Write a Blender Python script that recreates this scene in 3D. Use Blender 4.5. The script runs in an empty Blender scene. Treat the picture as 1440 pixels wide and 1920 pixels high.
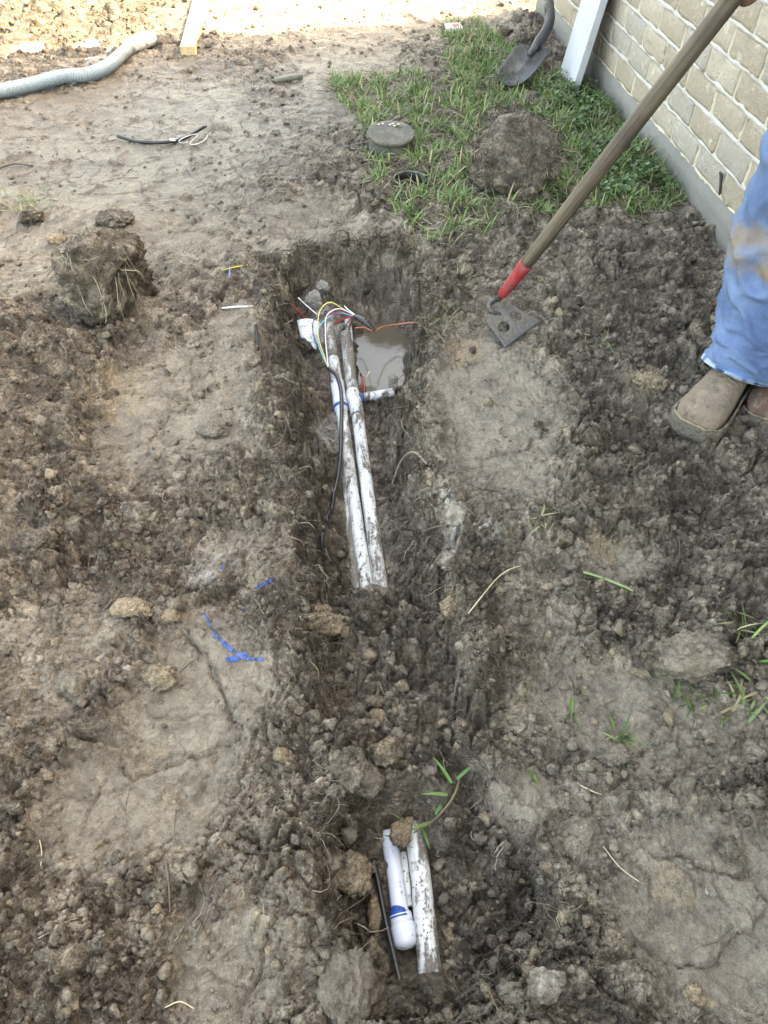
import bpy, math, random
import numpy as np
from mathutils import Vector, noise as mnoise

# ------------------------------------------------------------------ camera, world, sun, exposure
scene = bpy.context.scene
col = scene.collection
CAM_H = 1.15
PITCH = math.radians(48.6)          # camera looks this far below the horizon
FPX = 1386.0                        # focal length for a 1440 x 1920 picture
SP, CP = math.sin(PITCH), math.cos(PITCH)

cam = bpy.data.cameras.new('camera')
cam_o = bpy.data.objects.new('camera', cam)
col.objects.link(cam_o)
cam_o.location = (0, 0, CAM_H)
cam_o.rotation_euler = (math.pi / 2 - PITCH, 0, 0)
cam.sensor_fit = 'VERTICAL'
cam.sensor_height = 24.0
cam.lens = 24.0 * FPX / 1920.0
cam.clip_start = 0.02
cam.clip_end = 500
scene.camera = cam_o

SUN_AZ, SUN_EL = math.radians(77.5), math.radians(47)
world = bpy.data.worlds.new('World')
scene.world = world
world.use_nodes = True
wn = world.node_tree
bg = wn.nodes['Background']
sky = wn.nodes.new('ShaderNodeTexSky')
sky.sky_type = 'NISHITA'
sky.sun_disc = False
sky.sun_elevation = SUN_EL
sky.sun_rotation = SUN_AZ
sky.air_density = 1.0
sky.dust_density = 3.0
sky.ozone_density = 1.0
wn.links.new(sky.outputs[0], bg.inputs[0])
bg.inputs[1].default_value = 0.13

sun = bpy.data.lights.new('sun', 'SUN')
sun.energy = 2.0
sun.angle = math.radians(0.53)
sun.color = (1.0, 0.93, 0.82)
sun_o = bpy.data.objects.new('sun', sun)
col.objects.link(sun_o)
sv = Vector((math.sin(SUN_AZ) * math.cos(SUN_EL), math.cos(SUN_AZ) * math.cos(SUN_EL), math.sin(SUN_EL)))
sun_o.rotation_euler = sv.to_track_quat('Z', 'Y').to_euler()
sun_o.location = (6, 6, 8)

vs = scene.view_settings
vs.view_transform = 'Standard'
vs.look = 'None'
vs.gamma = 1.0
vs.use_curve_mapping = False
vs.exposure = 3.9
try:
    vs.use_white_balance = True
    vs.white_balance_temperature = 10200
    vs.white_balance_tint = 8
except Exception:
    pass
scene.render.engine = 'CYCLES'
scene.cycles.max_bounces = 6
scene.cycles.diffuse_bounces = 1

# ------------------------------------------------------------------ survey: where things stand
def P(px, py, z=0.0):
    """Survey point: the spot at height z seen at photo position (px, py)."""
    u = (px - 720.0) / FPX
    v = (960.0 - py) / FPX
    d = np.array([u, CP + v * SP, -SP + v * CP])
    t = (z - CAM_H) / d[2]
    return np.array([d[0] * t, d[1] * t, z])

def Pl(pts, z=0.0):
    return np.array([P(p[0], p[1], p[2] if len(p) > 2 else z) for p in pts])

def ell(b, z=0.0):
    x0, y0, x1, y1 = b
    c = P((x0 + x1) / 2, (y0 + y1) / 2, z)
    rx = abs(P(x1, (y0 + y1) / 2, z)[0] - P(x0, (y0 + y1) / 2, z)[0]) / 2
    top, bot = P((x0 + x1) / 2, y0, z)[1], P((x0 + x1) / 2, y1, z)[1]
    return c[0], (top + bot) / 2, rx, abs(top - bot) / 2

# ------------------------------------------------------------------ noise (numpy)
F = np.float32
def _hash(ix, iy, s):
    n = ix.astype(np.uint32) * np.uint32(374761393) + iy.astype(np.uint32) * np.uint32(668265263) + np.uint32((s * 2246822519 + 12345) & 0xffffffff)
    n = (n ^ (n >> np.uint32(13))) * np.uint32(1274126177)
    n = (n ^ (n >> np.uint32(15))) * np.uint32(2246822519)
    n = n ^ (n >> np.uint32(16))
    return n.astype(F) * F(1.0 / 4294967296.0)

def perlin(x, y, s=0):
    x = np.asarray(x, F); y = np.asarray(y, F)
    xi = np.floor(x).astype(np.int64); yi = np.floor(y).astype(np.int64)
    xf = (x - xi).astype(F); yf = (y - yi).astype(F)
    u = xf * xf * xf * (xf * (xf * 6 - 15) + 10)
    v = yf * yf * yf * (yf * (yf * 6 - 15) + 10)
    def g(a, b, dx, dy):
        h = _hash(a, b, s) * F(6.2831853)
        return np.cos(h) * dx + np.sin(h) * dy
    n00 = g(xi, yi, xf, yf); n10 = g(xi + 1, yi, xf - 1, yf)
    n01 = g(xi, yi + 1, xf, yf - 1); n11 = g(xi + 1, yi + 1, xf - 1, yf - 1)
    a = n00 + u * (n10 - n00); b = n01 + u * (n11 - n01)
    return (a + v * (b - a)) * F(1.5)

def fbm(x, y, f, octv, s, gain=0.5):
    r = 0; a = 1.0; t = 0
    for i in range(octv):
        r = r + a * perlin(x * f + 17.3 * i, y * f - 9.1 * i, s + i * 31)
        t += a; a *= gain; f *= 2.03
    return r / t

def domes(x, y, f, s, fill=0.75):
    """Rounded lumps, one in most cells: returns height 0..~0.6 (cell units) of the tallest lump."""
    x = np.asarray(x * f, F); y = np.asarray(y * f, F)
    xi = np.floor(x).astype(np.int64); yi = np.floor(y).astype(np.int64)
    best = np.zeros(x.shape, F)
    for dx in (-1, 0, 1):
        for dy in (-1, 0, 1):
            cx, cy = xi + dx, yi + dy
            ox = cx + _hash(cx, cy, s) - x
            oy = cy + _hash(cx, cy, s + 7) - y
            r = 0.28 + 0.42 * _hash(cx, cy, s + 13)
            th = _hash(cx, cy, s + 29) * F(3.14159)
            ct, st = np.cos(th), np.sin(th)
            a = (ox * ct + oy * st); b = (-ox * st + oy * ct) * (1.0 + 0.7 * _hash(cx, cy, s + 31))
            q = 1.0 - (a * a + b * b) / (r * r)
            hgt = np.sqrt(np.clip(q, 0, 1)) * r * (0.45 + 0.75 * _hash(cx, cy, s + 37))
            hgt = np.where(_hash(cx, cy, s + 41) < fill, hgt, 0)
            best = np.maximum(best, hgt)
    return best

def billow(x, y, f, octv, s, gain=0.5):
    """Rounded lumps parted by sharp creases, about 0..1."""
    r = 0; a = 1.0; t = 0
    for i in range(octv):
        r = r + a * np.abs(perlin(x * f + 5.7 * i, y * f + 3.9 * i, s + i * 17))
        t += a; a *= gain; f *= 2.13
    return r / t

def chunks(x, y, f, s, slope=0.9, crev=0.16):
    """Broken, tilted flat-topped pieces parted by crevices (cell units)."""
    x = np.asarray(x * f, F); y = np.asarray(y * f, F)
    xi = np.floor(x).astype(np.int64); yi = np.floor(y).astype(np.int64)
    f1 = np.full(x.shape, 9, F); f2 = np.full(x.shape, 9, F); val = np.zeros(x.shape, F)
    for dx in (-1, 0, 1):
        for dy in (-1, 0, 1):
            cx, cy = xi + dx, yi + dy
            ox = x - cx - _hash(cx, cy, s); oy = y - cy - _hash(cx, cy, s + 7)
            d = np.sqrt(ox * ox + oy * oy)
            a = _hash(cx, cy, s + 11); gx_ = _hash(cx, cy, s + 13) - 0.5; gy_ = _hash(cx, cy, s + 17) - 0.5
            v = a * 0.7 + slope * (gx_ * ox + gy_ * oy)
            m = d < f1
            f2 = np.where(m, f1, np.minimum(f2, d)); f1 = np.where(m, d, f1); val = np.where(m, v, val)
    e = sstep(0.0, crev, f2 - f1)
    return val * e - 0.42 * (1 - e)

def sstep(a, b, x):
    t = np.clip((x - a) / (b - a), 0, 1)
    return t * t * (3 - 2 * t)

def poly_sd(x, y, poly):
    """Signed distance to a polygon, negative inside."""
    d2 = np.full(x.shape, 1e9, F); ins = np.zeros(x.shape, bool)
    n = len(poly)
    for i in range(n):
        ax, ay = poly[i][0], poly[i][1]; bx, by = poly[(i + 1) % n][0], poly[(i + 1) % n][1]
        ex, ey = bx - ax, by - ay
        wx, wy = x - ax, y - ay
        t = np.clip((wx * ex + wy * ey) / (ex * ex + ey * ey + 1e-12), 0, 1)
        qx, qy = wx - ex * t, wy - ey * t
        d2 = np.minimum(d2, qx * qx + qy * qy)
        c = ((ay > y) != (by > y)) & (x < (bx - ax) * (y - ay) / (by - ay + 1e-12) + ax)
        ins ^= c
    d = np.sqrt(d2)
    return np.where(ins, -d, d)

def line_d(x, y, pts):
    """Distance to an open polyline, and signed side of the nearest segment."""
    best = np.full(x.shape, 1e9, F); side = np.zeros(x.shape, F)
    for i in range(len(pts) - 1):
        ax, ay = pts[i][0], pts[i][1]; bx, by = pts[i + 1][0], pts[i + 1][1]
        ex, ey = bx - ax, by - ay
        wx, wy = x - ax, y - ay
        t = np.clip((wx * ex + wy * ey) / (ex * ex + ey * ey + 1e-12), 0, 1)
        d = np.hypot(wx - ex * t, wy - ey * t)
        sd = np.sign(ex * wy - ey * wx)
        m = d < best
        best = np.where(m, d, best); side = np.where(m, sd, side)
    return best, side

# ------------------------------------------------------------------ mesh helpers
ORIGIN = {}
def mesh_np(name, verts, faces, smooth=True, mask=None, tint=None):
    verts = np.asarray(verts, F); faces = np.asarray(faces, np.int32)
    k = faces.shape[1]
    me = bpy.data.meshes.new(name)
    me.vertices.add(len(verts)); me.vertices.foreach_set('co', verts.ravel())
    me.loops.add(faces.size); me.loops.foreach_set('vertex_index', faces.ravel())
    me.polygons.add(len(faces))
    me.polygons.foreach_set('loop_start', np.arange(0, faces.size, k, dtype=np.int32))
    me.polygons.foreach_set('loop_total', np.full(len(faces), k, np.int32))
    if smooth:
        me.polygons.foreach_set('use_smooth', np.ones(len(faces), bool))
    for nm, a in (('mask', mask), ('tint', tint)):
        if a is not None:
            at = me.attributes.new(nm, 'FLOAT_COLOR', 'POINT')
            at.data.foreach_set('color', np.asarray(a, F).ravel())
    me.update(calc_edges=True)
    me.validate()
    return me

def link(name, me, mat=None, parent=None, loc=(0, 0, 0)):
    o = bpy.data.objects.new(name, me)
    col.objects.link(o)
    if mat is not None and me is not None:
        me.materials.append(mat)
    o.location = loc
    if parent is not None:
        o.parent = parent
    return o

def tag(o, label=None, cat=None, group=None, kind=None):
    for k, v in (('label', label), ('category', cat), ('group', group), ('kind', kind)):
        if v:
            o[k] = v
    return o

def thing(name, label, cat, loc, group=None):
    o = bpy.data.objects.new(name, None)
    col.objects.link(o)
    o.empty_display_size = 0.05
    o.location = tuple(float(c) for c in loc)
    ORIGIN[o.name] = np.array(loc, float)
    return tag(o, label, cat, group)

def part(name, vf, mat, parent, smooth=True, mask=None, tint=None, label=None):
    """A mesh part given in world coordinates, under a thing (or a part of it)."""
    v, f = vf
    org = ORIGIN[parent.name]
    v = np.asarray(v, float) - org
    if isinstance(f, np.ndarray):
        me = mesh_np(name, v, f, smooth, mask, tint)
    else:
        me = bpy.data.meshes.new(name)
        me.from_pydata([tuple(p) for p in v], [], [tuple(int(i) for i in q) for q in f])
        if smooth:
            me.polygons.foreach_set('use_smooth', np.ones(len(me.polygons), bool))
        for nm, a in (('mask', mask), ('tint', tint)):
            if a is not None:
                at = me.attributes.new(nm, 'FLOAT_COLOR', 'POINT')
                at.data.foreach_set('color', np.asarray(a, F).ravel())
        me.update()
    o = link(name, me, mat, parent)
    ORIGIN[o.name] = org
    if label:
        o['label'] = label
    return o

def solo(name, vf, mat, label, cat, group=None, smooth=True, mask=None, tint=None, org=None):
    """A thing that is one mesh; its origin sits at its base."""
    v, f = vf
    v = np.asarray(v, float)
    if org is None:
        org = np.array([v[:, 0].mean(), v[:, 1].mean(), v[:, 2].min()])
    v = v - org
    if isinstance(f, np.ndarray):
        me = mesh_np(name, v, f, smooth, mask, tint)
    else:
        me = bpy.data.meshes.new(name)
        me.from_pydata([tuple(p) for p in v], [], [tuple(int(i) for i in q) for q in f])
        if smooth:
            me.polygons.foreach_set('use_smooth', np.ones(len(me.polygons), bool))
        for nm, a in (('mask', mask), ('tint', tint)):
            if a is not None:
                at = me.attributes.new(nm, 'FLOAT_COLOR', 'POINT')
                at.data.foreach_set('color', np.asarray(a, F).ravel())
        me.update()
    o = link(name, me, mat, None, tuple(org))
    ORIGIN[o.name] = org
    return tag(o, label, cat, group)

def smooth_path(pts, n):
    """Catmull-Rom through the points, n samples per span."""
    p = np.asarray(pts, float)
    p = np.vstack([2 * p[0] - p[1], p, 2 * p[-1] - p[-2]])
    out = []
    for i in range(1, len(p) - 2):
        for k in range(n):
            t = k / n
            out.append(0.5 * ((2 * p[i]) + (-p[i - 1] + p[i + 1]) * t + (2 * p[i - 1] - 5 * p[i] + 4 * p[i + 1] - p[i + 2]) * t * t
                              + (-p[i - 1] + 3 * p[i] - 3 * p[i + 1] + p[i + 2]) * t ** 3))
    out.append(p[-2])
    return np.array(out)

def sweep(path, rad, sides=10, cap=True, squash=1.0):
    path = np.asarray(path, float); n = len(path)
    rad = np.broadcast_to(np.asarray(rad, float), (n,))
    tan = np.gradient(path, axis=0)
    tan /= np.linalg.norm(tan, axis=1)[:, None] + 1e-12
    up = np.array([0, 0, 1.0])
    if abs(tan[0] @ up) > 0.9:
        up = np.array([1.0, 0, 0])
    nrm = np.cross(np.cross(tan[0], up), tan[0]); nrm /= np.linalg.norm(nrm)
    V = []
    ang = np.arange(sides) * 2 * math.pi / sides
    for i in range(n):
        nrm = nrm - tan[i] * (nrm @ tan[i]); nrm /= np.linalg.norm(nrm)
        b = np.cross(tan[i], nrm)
        V.append(path[i] + rad[i] * (np.cos(ang)[:, None] * nrm * squash + np.sin(ang)[:, None] * b))
    V = np.vstack(V)
    Fc = []
    for i in range(n - 1):
        for k in range(sides):
            a = i * sides + k; b2 = i * sides + (k + 1) % sides
            Fc.append((a, b2, b2 + sides, a + sides))
    if cap:
        Fc.append(tuple(range(sides - 1, -1, -1)))
        Fc.append(tuple((n - 1) * sides + k for k in range(sides)))
    return V, Fc

def join(*vfs):
    V, Fc, o = [], [], 0
    for v, f in vfs:
        V.append(np.asarray(v, float))
        Fc += [tuple(int(i) + o for i in q) for q in f]
        o += len(v)
    return np.vstack(V), Fc

def box(c, ax, ay, az):
    """Box from centre and three half-axis vectors."""
    c, ax, ay, az = (np.asarray(q, float) for q in (c, ax, ay, az))
    V = [c + i * ax + j * ay + k * az for k in (-1, 1) for j in (-1, 1) for i in (-1, 1)]
    return np.array(V), [(0, 2, 3, 1), (4, 5, 7, 6), (0, 1, 5, 4), (2, 6, 7, 3), (0, 4, 6, 2), (1, 3, 7, 5)]

# ------------------------------------------------------------------ materials
def new_mat(name):
    m = bpy.data.materials.new(name)
    m.use_nodes = True
    nt = m.node_tree
    b = nt.nodes['Principled BSDF']
    return m, nt, b

class NB:
    """Small node builder."""
    def __init__(s, nt):
        s.nt = nt
        s.tc = nt.nodes.new('ShaderNodeTexCoord')
    def co(s, kind='Object'):
        return s.tc.outputs[kind]
    def put(s, sock, v):
        if hasattr(v, 'links'):
            s.nt.links.new(v, sock)
        else:
            sock.default_value = v
    def noise(s, scale, detail=6, rough=0.55, dist=0.0, vec=None, out='Fac'):
        n = s.nt.nodes.new('ShaderNodeTexNoise')
        n.inputs['Scale'].default_value = scale; n.inputs['Detail'].default_value = detail
        n.inputs['Roughness'].default_value = rough; n.inputs['Distortion'].default_value = dist
        s.nt.links.new(vec if vec is not None else s.co(), n.inputs['Vector'])
        return n.outputs[out]
    def voro(s, scale, feature='F1', out='Distance', vec=None):
        n = s.nt.nodes.new('ShaderNodeTexVoronoi')
        n.feature = feature; n.inputs['Scale'].default_value = scale
        s.nt.links.new(vec if vec is not None else s.co(), n.inputs['Vector'])
        return n.outputs[out]
    def ramp(s, fac, a, b, lo=0.0, hi=1.0):
        n = s.nt.nodes.new('ShaderNodeMapRange')
        n.interpolation_type = 'SMOOTHSTEP'
        s.put(n.inputs['Value'], fac)
        n.inputs['From Min'].default_value = a; n.inputs['From Max'].default_value = b
        n.inputs['To Min'].default_value = lo; n.inputs['To Max'].default_value = hi
        return n.outputs['Result']
    def math(s, op, a, b=0.5, clamp=False):
        n = s.nt.nodes.new('ShaderNodeMath'); n.operation = op; n.use_clamp = clamp
        s.put(n.inputs[0], a); s.put(n.inputs[1], b)
        return n.outputs[0]
    def mix(s, fac, a, b, mode='MIX'):
        n = s.nt.nodes.new('ShaderNodeMix'); n.data_type = 'RGBA'; n.blend_type = mode
        s.put(n.inputs[0], fac)
        for sock, v in ((n.inputs[6], a), (n.inputs[7], b)):
            if hasattr(v, 'links'):
                s.nt.links.new(v, sock)
            else:
                sock.default_value = (v[0], v[1], v[2], 1)
        return n.outputs[2]
    def attr(s, name):
        n = s.nt.nodes.new('ShaderNodeAttribute'); n.attribute_name = name
        return n
    def sep(s, c):
        n = s.nt.nodes.new('ShaderNodeSeparateColor')
        s.nt.links.new(c, n.inputs[0])
        return n.outputs
    def mapping(s, scale=(1, 1, 1), rot=(0, 0, 0), vec=None):
        n = s.nt.nodes.new('ShaderNodeMapping')
        n.inputs['Scale'].default_value = scale; n.inputs['Rotation'].default_value = rot
        s.nt.links.new(vec if vec is not None else s.co(), n.inputs['Vector'])
        return n.outputs[0]
    def bump(s, h, dist, strength=1.0, prev=None):
        n = s.nt.nodes.new('ShaderNodeBump')
        n.inputs['Distance'].default_value = dist; n.inputs['Strength'].default_value = strength
        s.nt.links.new(h, n.inputs['Height'])
        if prev is not None:
            s.nt.links.new(prev, n.inputs['Normal'])
        return n.outputs[0]
    def rnd(s):
        return s.nt.nodes.new('ShaderNodeObjectInfo').outputs['Random']

DARK, GREY, TAN, PALE = (0.076, 0.060, 0.045), (0.215, 0.182, 0.142), (0.44, 0.345, 0.225), (0.42, 0.395, 0.35)

def soil_material():
    # mask: R smooth grey mud, G tan clay, B pale clay, A wetness and the upper yard's painted dimming
    m, nt, b = new_mat('soil')
    n = NB(nt)
    at = n.attr('mask')
    r, g, bl = n.sep(at.outputs['Color'])[:3]
    wet = at.outputs['Alpha']
    n1 = n.noise(7, 6, 0.6); n2 = n.noise(33, 6, 0.62); n3 = n.noise(140, 4, 0.6); n4 = n.noise(420, 3, 0.6)
    k = n.math('ADD', n.math('MULTIPLY', r, 0.36), n.math('ADD', n.math('MULTIPLY', n1, 0.75), n.math('ADD', n.math('MULTIPLY', n2, 0.62), n.math('MULTIPLY', n3, 0.35))))
    c = n.mix(n.ramp(k, 0.62, 1.30), DARK, GREY)
    c = n.mix(n.ramp(n.math('ADD', n.noise(19, 7, 0.7, 0.4), n.math('MULTIPLY', r, 0.06)), 0.48, 0.64, 0, 0.75), c, (0.31, 0.265, 0.205))
    # reddish-brown and blue-grey drifts
    c = n.mix(n.ramp(n.noise(3.1, 4), 0.54, 0.72, 0, 0.28), c, (0.115, 0.086, 0.06))
    c = n.mix(n.ramp(n.noise(11, 5, 0.6, 0.5), 0.58, 0.74, 0, 0.35), c, (0.15, 0.145, 0.135))
    wv = nt.nodes.new('ShaderNodeMix'); wv.data_type = 'VECTOR'; wv.inputs[0].default_value = 0.035
    nt.links.new(n.co(), wv.inputs[4]); nt.links.new(n.noise(20, 4, 0.6, 0, None, 'Color'), wv.inputs[5])
    tone = n.sep(n.voro(27, out='Color', vec=wv.outputs[1]))[0]
    c = n.mix(n.ramp(r, 0.25, 0.95, 1.0, 0.18), c, n.mix(1.0, c, n.mix(tone, (0.62, 0.61, 0.60), (1.42, 1.41, 1.40)), 'MULTIPLY'))
    # tan and pale clay
    tg = n.ramp(n.math('ADD', g, n.math('MULTIPLY', n.math('SUBTRACT', n2, 0.5), 1.5)), 0.45, 1.25, 0, 0.8)
    c = n.mix(tg, c, n.mix(n3, (0.25, 0.185, 0.12), TAN))
    tp = n.ramp(n.math('ADD', bl, n.math('MULTIPLY', n.math('SUBTRACT', n2, 0.5), 1.6)), 0.35, 0.9)
    c = n.mix(tp, c, PALE)
    # small stray tan flecks and pale grit
    fl = n.ramp(n.noise(30, 7, 0.75, 0.6), 0.57, 0.68, 0, 0.75)
    c = n.mix(fl, c, n.mix(n3, (0.25, 0.195, 0.135), (0.48, 0.40, 0.29)))
    vd = n.voro(210); vc = n.voro(210, out='Color')
    grit = n.math('MULTIPLY', n.ramp(vd, 0.34, 0.22), n.ramp(n.sep(vc)[0], 0.90, 0.93))
    c = n.mix(n.math('MULTIPLY', n.math('MULTIPLY', grit, n.ramp(n1, 0.42, 0.66)), 0.55), c, (0.46, 0.40, 0.32))
    # grain
    gr = n.math('ADD', n.math('MULTIPLY', n3, 0.75), n.math('MULTIPLY', n4, 0.75))
    gr = n.math('ADD', 0.75, n.math('MULTIPLY', n.math('SUBTRACT', gr, 0.75), n.ramp(r, 0.2, 1.0, 1.15, 0.55)))
    c = n.mix(1.0, c, n.mix(n.ramp(gr, 0.35, 1.15), (0.44, 0.43, 0.42), (1.6, 1.6, 1.6)), 'MULTIPLY')
    c = n.mix(n.math('MULTIPLY', wet, 0.60), c, (0.50, 0.49, 0.48), 'MULTIPLY')  # darkens damp soil, and tones down the strongly lit upper yard
    nt.links.new(c, b.inputs['Base Color'])
    ro = n.math('SUBTRACT', n.ramp(n2, 0.3, 0.75, 0.55, 0.90), n.math('ADD', n.math('MULTIPLY', wet, 0.16), n.math('MULTIPLY', r, 0.08)))
    nt.links.new(ro, b.inputs['Roughness'])
    nt.links.new(n.math('ADD', 0.18, n.math('MULTIPLY', wet, 0.14)), b.inputs['Specular IOR Level'])
    h = n.math('ADD', n.math('MULTIPLY', n.noise(95, 6, 0.65), 1.0), n.math('MULTIPLY', n.noise(300, 4, 0.65), 0.42))
    nt.links.new(n.bump(h, 0.013, 1.0), b.inputs['Normal'])
    return m

def tint_material(name, rough=0.6, spec=0.3, sub=0.0, streak=False):
    m, nt, b = new_mat(name)
    n = NB(nt)
    c = n.attr('tint').outputs['Color']
    nz = n.noise(60, 4)
    c = n.mix(1.0, c, n.mix(nz, (0.72, 0.72, 0.72), (1.25, 1.25, 1.25)), 'MULTIPLY')
    nt.links.new(c, b.inputs['Base Color'])
    b.inputs['Roughness'].default_value = rough
    b.inputs['Specular IOR Level'].default_value = spec
    if sub:
        tr = nt.nodes.new('ShaderNodeBsdfTranslucent'); nt.links.new(c, tr.inputs[0])
        mx = nt.nodes.new('ShaderNodeMixShader'); mx.inputs[0].default_value = sub
        nt.links.new(b.outputs[0], mx.inputs[1]); nt.links.new(tr.outputs[0], mx.inputs[2])
        nt.links.new(mx.outputs[0], nt.nodes['Material Output'].inputs[0])
    return m

def plain_material(name, colr, rough=0.5, dirt=0.0, dirt_col=(0.10, 0.083, 0.066), dscale=22, spec=0.4, bump=0.0, metal=0.0, colvar=0.12, clear=0.0, stretch=None):
    m, nt, b = new_mat(name)
    n = NB(nt)
    v = n.noise(14, 5)
    c = n.mix(1.0, colr, n.mix(v, (1 - colvar,) * 3, (1 + colvar,) * 3), 'MULTIPLY')
    if dirt > 0:
        mpv = n.mapping(stretch) if stretch else None
        big = n.noise(dscale, 7, 0.68, 0.4, mpv)
        small = n.noise(dscale * 6, 4, 0.6)
        k = n.math('ADD', n.math('MULTIPLY', big, 0.75), n.math('MULTIPLY', small, 0.25))
        f = n.ramp(k, 0.62 - 0.28 * dirt, 0.73 - 0.28 * dirt)
        film = n.ramp(n.noise(dscale * 0.35, 6, 0.65, 0.3, mpv), 0.42, 0.70, 0, min(0.6, dirt))
        c = n.mix(film, c, [q * 2.3 for q in dirt_col])
        # dots of splashed mud
        vd = n.voro(dscale * 7); vc = n.voro(dscale * 7, out='Color')
        dots = n.math('MULTIPLY', n.ramp(vd, 0.30, 0.20), n.ramp(n.sep(vc)[0], 0.84, 0.87))
        f2 = n.math('MAXIMUM', f, n.math('MULTIPLY', dots, min(1, dirt * 2)))
        dc = n.mix(small, [q * 0.65 for q in dirt_col], [q * 1.5 for q in dirt_col])
        c = n.mix(f2, c, dc)
        ro = n.mix(f2, (rough,) * 3, (0.85,) * 3)
        nt.links.new(ro, b.inputs['Roughness'])
        nt.links.new(n.bump(f2, 0.0018), b.inputs['Normal'])
    else:
        b.inputs['Roughness'].default_value = rough
        if bump:
            nt.links.new(n.bump(n.noise(90, 5), bump), b.inputs['Normal'])
    nt.links.new(c, b.inputs['Base Color'])
    b.inputs['Specular IOR Level'].default_value = spec
    b.inputs['Metallic'].default_value = metal
    if clear:
        b.inputs['Coat Weight'].default_value = clear
    return m

def wood_material(name, a, bcol, axis_scale=(1, 1, 0.06), sc=60, rough=0.65, dirt=0.0):
    m, nt, b = new_mat(name)
    n = NB(nt)
    mp = n.mapping(axis_scale)
    g = n.noise(sc, 6, 0.6, 0.6, mp)
    c = n.mix(n.ramp(g, 0.32, 0.68), a, bcol)
    c = n.mix(n.ramp(n.noise(9, 5), 0.45, 0.7, 0, 0.55), c, [q * 0.45 for q in a])
    if dirt:
        c = n.mix(n.ramp(n.noise(13, 6, 0.65), 0.55, 0.68, 0, dirt), c, (0.12, 0.10, 0.08))
    nt.links.new(c, b.inputs['Base Color'])
    b.inputs['Roughness'].default_value = rough
    nt.links.new(n.bump(g, 0.002), b.inputs['Normal'])
    return m

SOIL = soil_material()
STRAW = tint_material('straw', 0.75, 0.2)
LEAF = tint_material('leaf', 0.45, 0.4, 0.22)
# ------------------------------------------------------------------ the ground
TRENCH_L = [(640, 455), (560, 470), (512, 505), (500, 570), (490, 650), (525, 735), (542, 850), (556, 960), (566, 1080), (574, 1180),
            (590, 1300), (612, 1400), (618, 1500), (604, 1600), (600, 1740), (620, 1860), (650, 1960)]
TRENCH_R = [(900, 1960), (965, 1850), (1035, 1770), (1045, 1690), (1015, 1600), (930, 1530), (900, 1460), (890, 1400), (880, 1300),
            (856, 1150), (835, 1050), (800, 965), (785, 880), (788, 810), (795, 745), (812, 650), (812, 550), (775, 475)]
TRENCH = Pl(TRENCH_L + TRENCH_R)
DEPTH = [(455, .12), (500, .165), (560, .175), (640, .170), (740, .165), (800, .155), (1000, .152), (1075, .145), (1112, .070), (1160, .040),
         (1280, .050), (1400, .030), (1520, .035), (1565, .095), (1620, .118), (1780, .120), (1850, .085), (1960, .05)]
_dy = np.array([P(720, q[0])[1] for q in DEPTH])[::-1]
_dd = np.array([q[1] * (0.86 if q[0] < 1100 else 1.0) for q in DEPTH])[::-1]
PIT = ell((650, 600, 790, 765), -0.16)
WATER_Z = -0.158

COMPACT = [((-200, 90, 600, 600), 1.0), ((400, 360, 720, 500), 0.9), ((140, 640, 510, 930), 1.0), ((220, 1120, 520, 1560), 1.1), ((30, 1370, 470, 1660), 1.0),
           ((790, 610, 1090, 1000), 1.1), ((895, 1460, 1035, 1600), 1.2), ((1120, 1440, 1580, 1980), 1.05), ((930, 1230, 1500, 1490), 0.85), ((-80, 1090, 270, 1420), 0.6), ((370, 560, 530, 720), 0.9), ((880, 1000, 1120, 1250), 0.5), ((1000, 1440, 1300, 1700), 0.6),
           ((250, -60, 1010, 115), 0.9), ((500, 50, 800, 260), 0.9), ((1080, 1010, 1230, 1110), 0.9), ((560, 1780, 1000, 2000), 0.5), ((-40, 1120, 120, 1330), 0.3),
           ((280, 1620, 610, 1960), 0.8), ((660, 470, 790, 600), 0.9), ((330, 990, 560, 1110), 0.6)]
LOOSE = [((1020, 420, 1500, 1080), 1.1), ((-120, 560, 200, 1010), 0.9), ((-120, 1700, 300, 1960), 0.5), ((560, 1110, 900, 1560), 1.0), ((-100, -80, 330, 60), 0.9)]
TANS = [((140, 680, 310, 800), .9), ((205, 745, 290, 790), .6), ((820, 630, 930, 705), .95), ((195, 1380, 340, 1490), .7), ((250, 1480, 440, 1570), .75), ((1165, 685, 1265, 755), 1.1),
        ((1085, 1005, 1175, 1065), .95), ((815, 1095, 872, 1170), 1.0), ((1190, 1610, 1310, 1730), .8), ((1300, 1565, 1420, 1660), .75), ((1280, 1845, 1325, 1895), 1.1),
        ((1150, 1760, 1240, 1840), .6), ((0, 380, 110, 520), .45), ((0, 1520, 60, 1620), .6), ((330, 1500, 520, 1600), .5), ((560, 650, 620, 720), .8), ((1000, 1260, 1300, 1400), .45),
        ((1090, 1330, 1440, 1460), .35), ((690, 1390, 760, 1440), .6), ((960, 1780, 1040, 1850), .5), ((200, 0, 1000, 85), .3)]
PALES = [((820, 930, 880, 1060), .6), ((860, 985, 980, 1050), .45), ((565, 500, 640, 590), .9), ((580, 690, 650, 790), .75), ((330, 1040, 440, 1130), .55), ((560, 770, 600, 880), .5),
         ((420, 690, 520, 760), .3)]
WET_DIM = [((-300, 80, 800, 460), 1.35), ((-100, 380, 520, 640), .3), ((1030, 420, 1520, 1080), .45), ((640, 440, 800, 760), 1.0), ((520, 760, 800, 1120), .55), ((580, 1100, 900, 1560), .35), ((560, 1780, 760, 1960), .5), ((-40, 560, 160, 960), .25),  # first entry: upper yard darkened in colour to offset extra sky and bounce light
        ((600, 1560, 1040, 1860), .55), ((130, 780, 260, 860), .5)]

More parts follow.
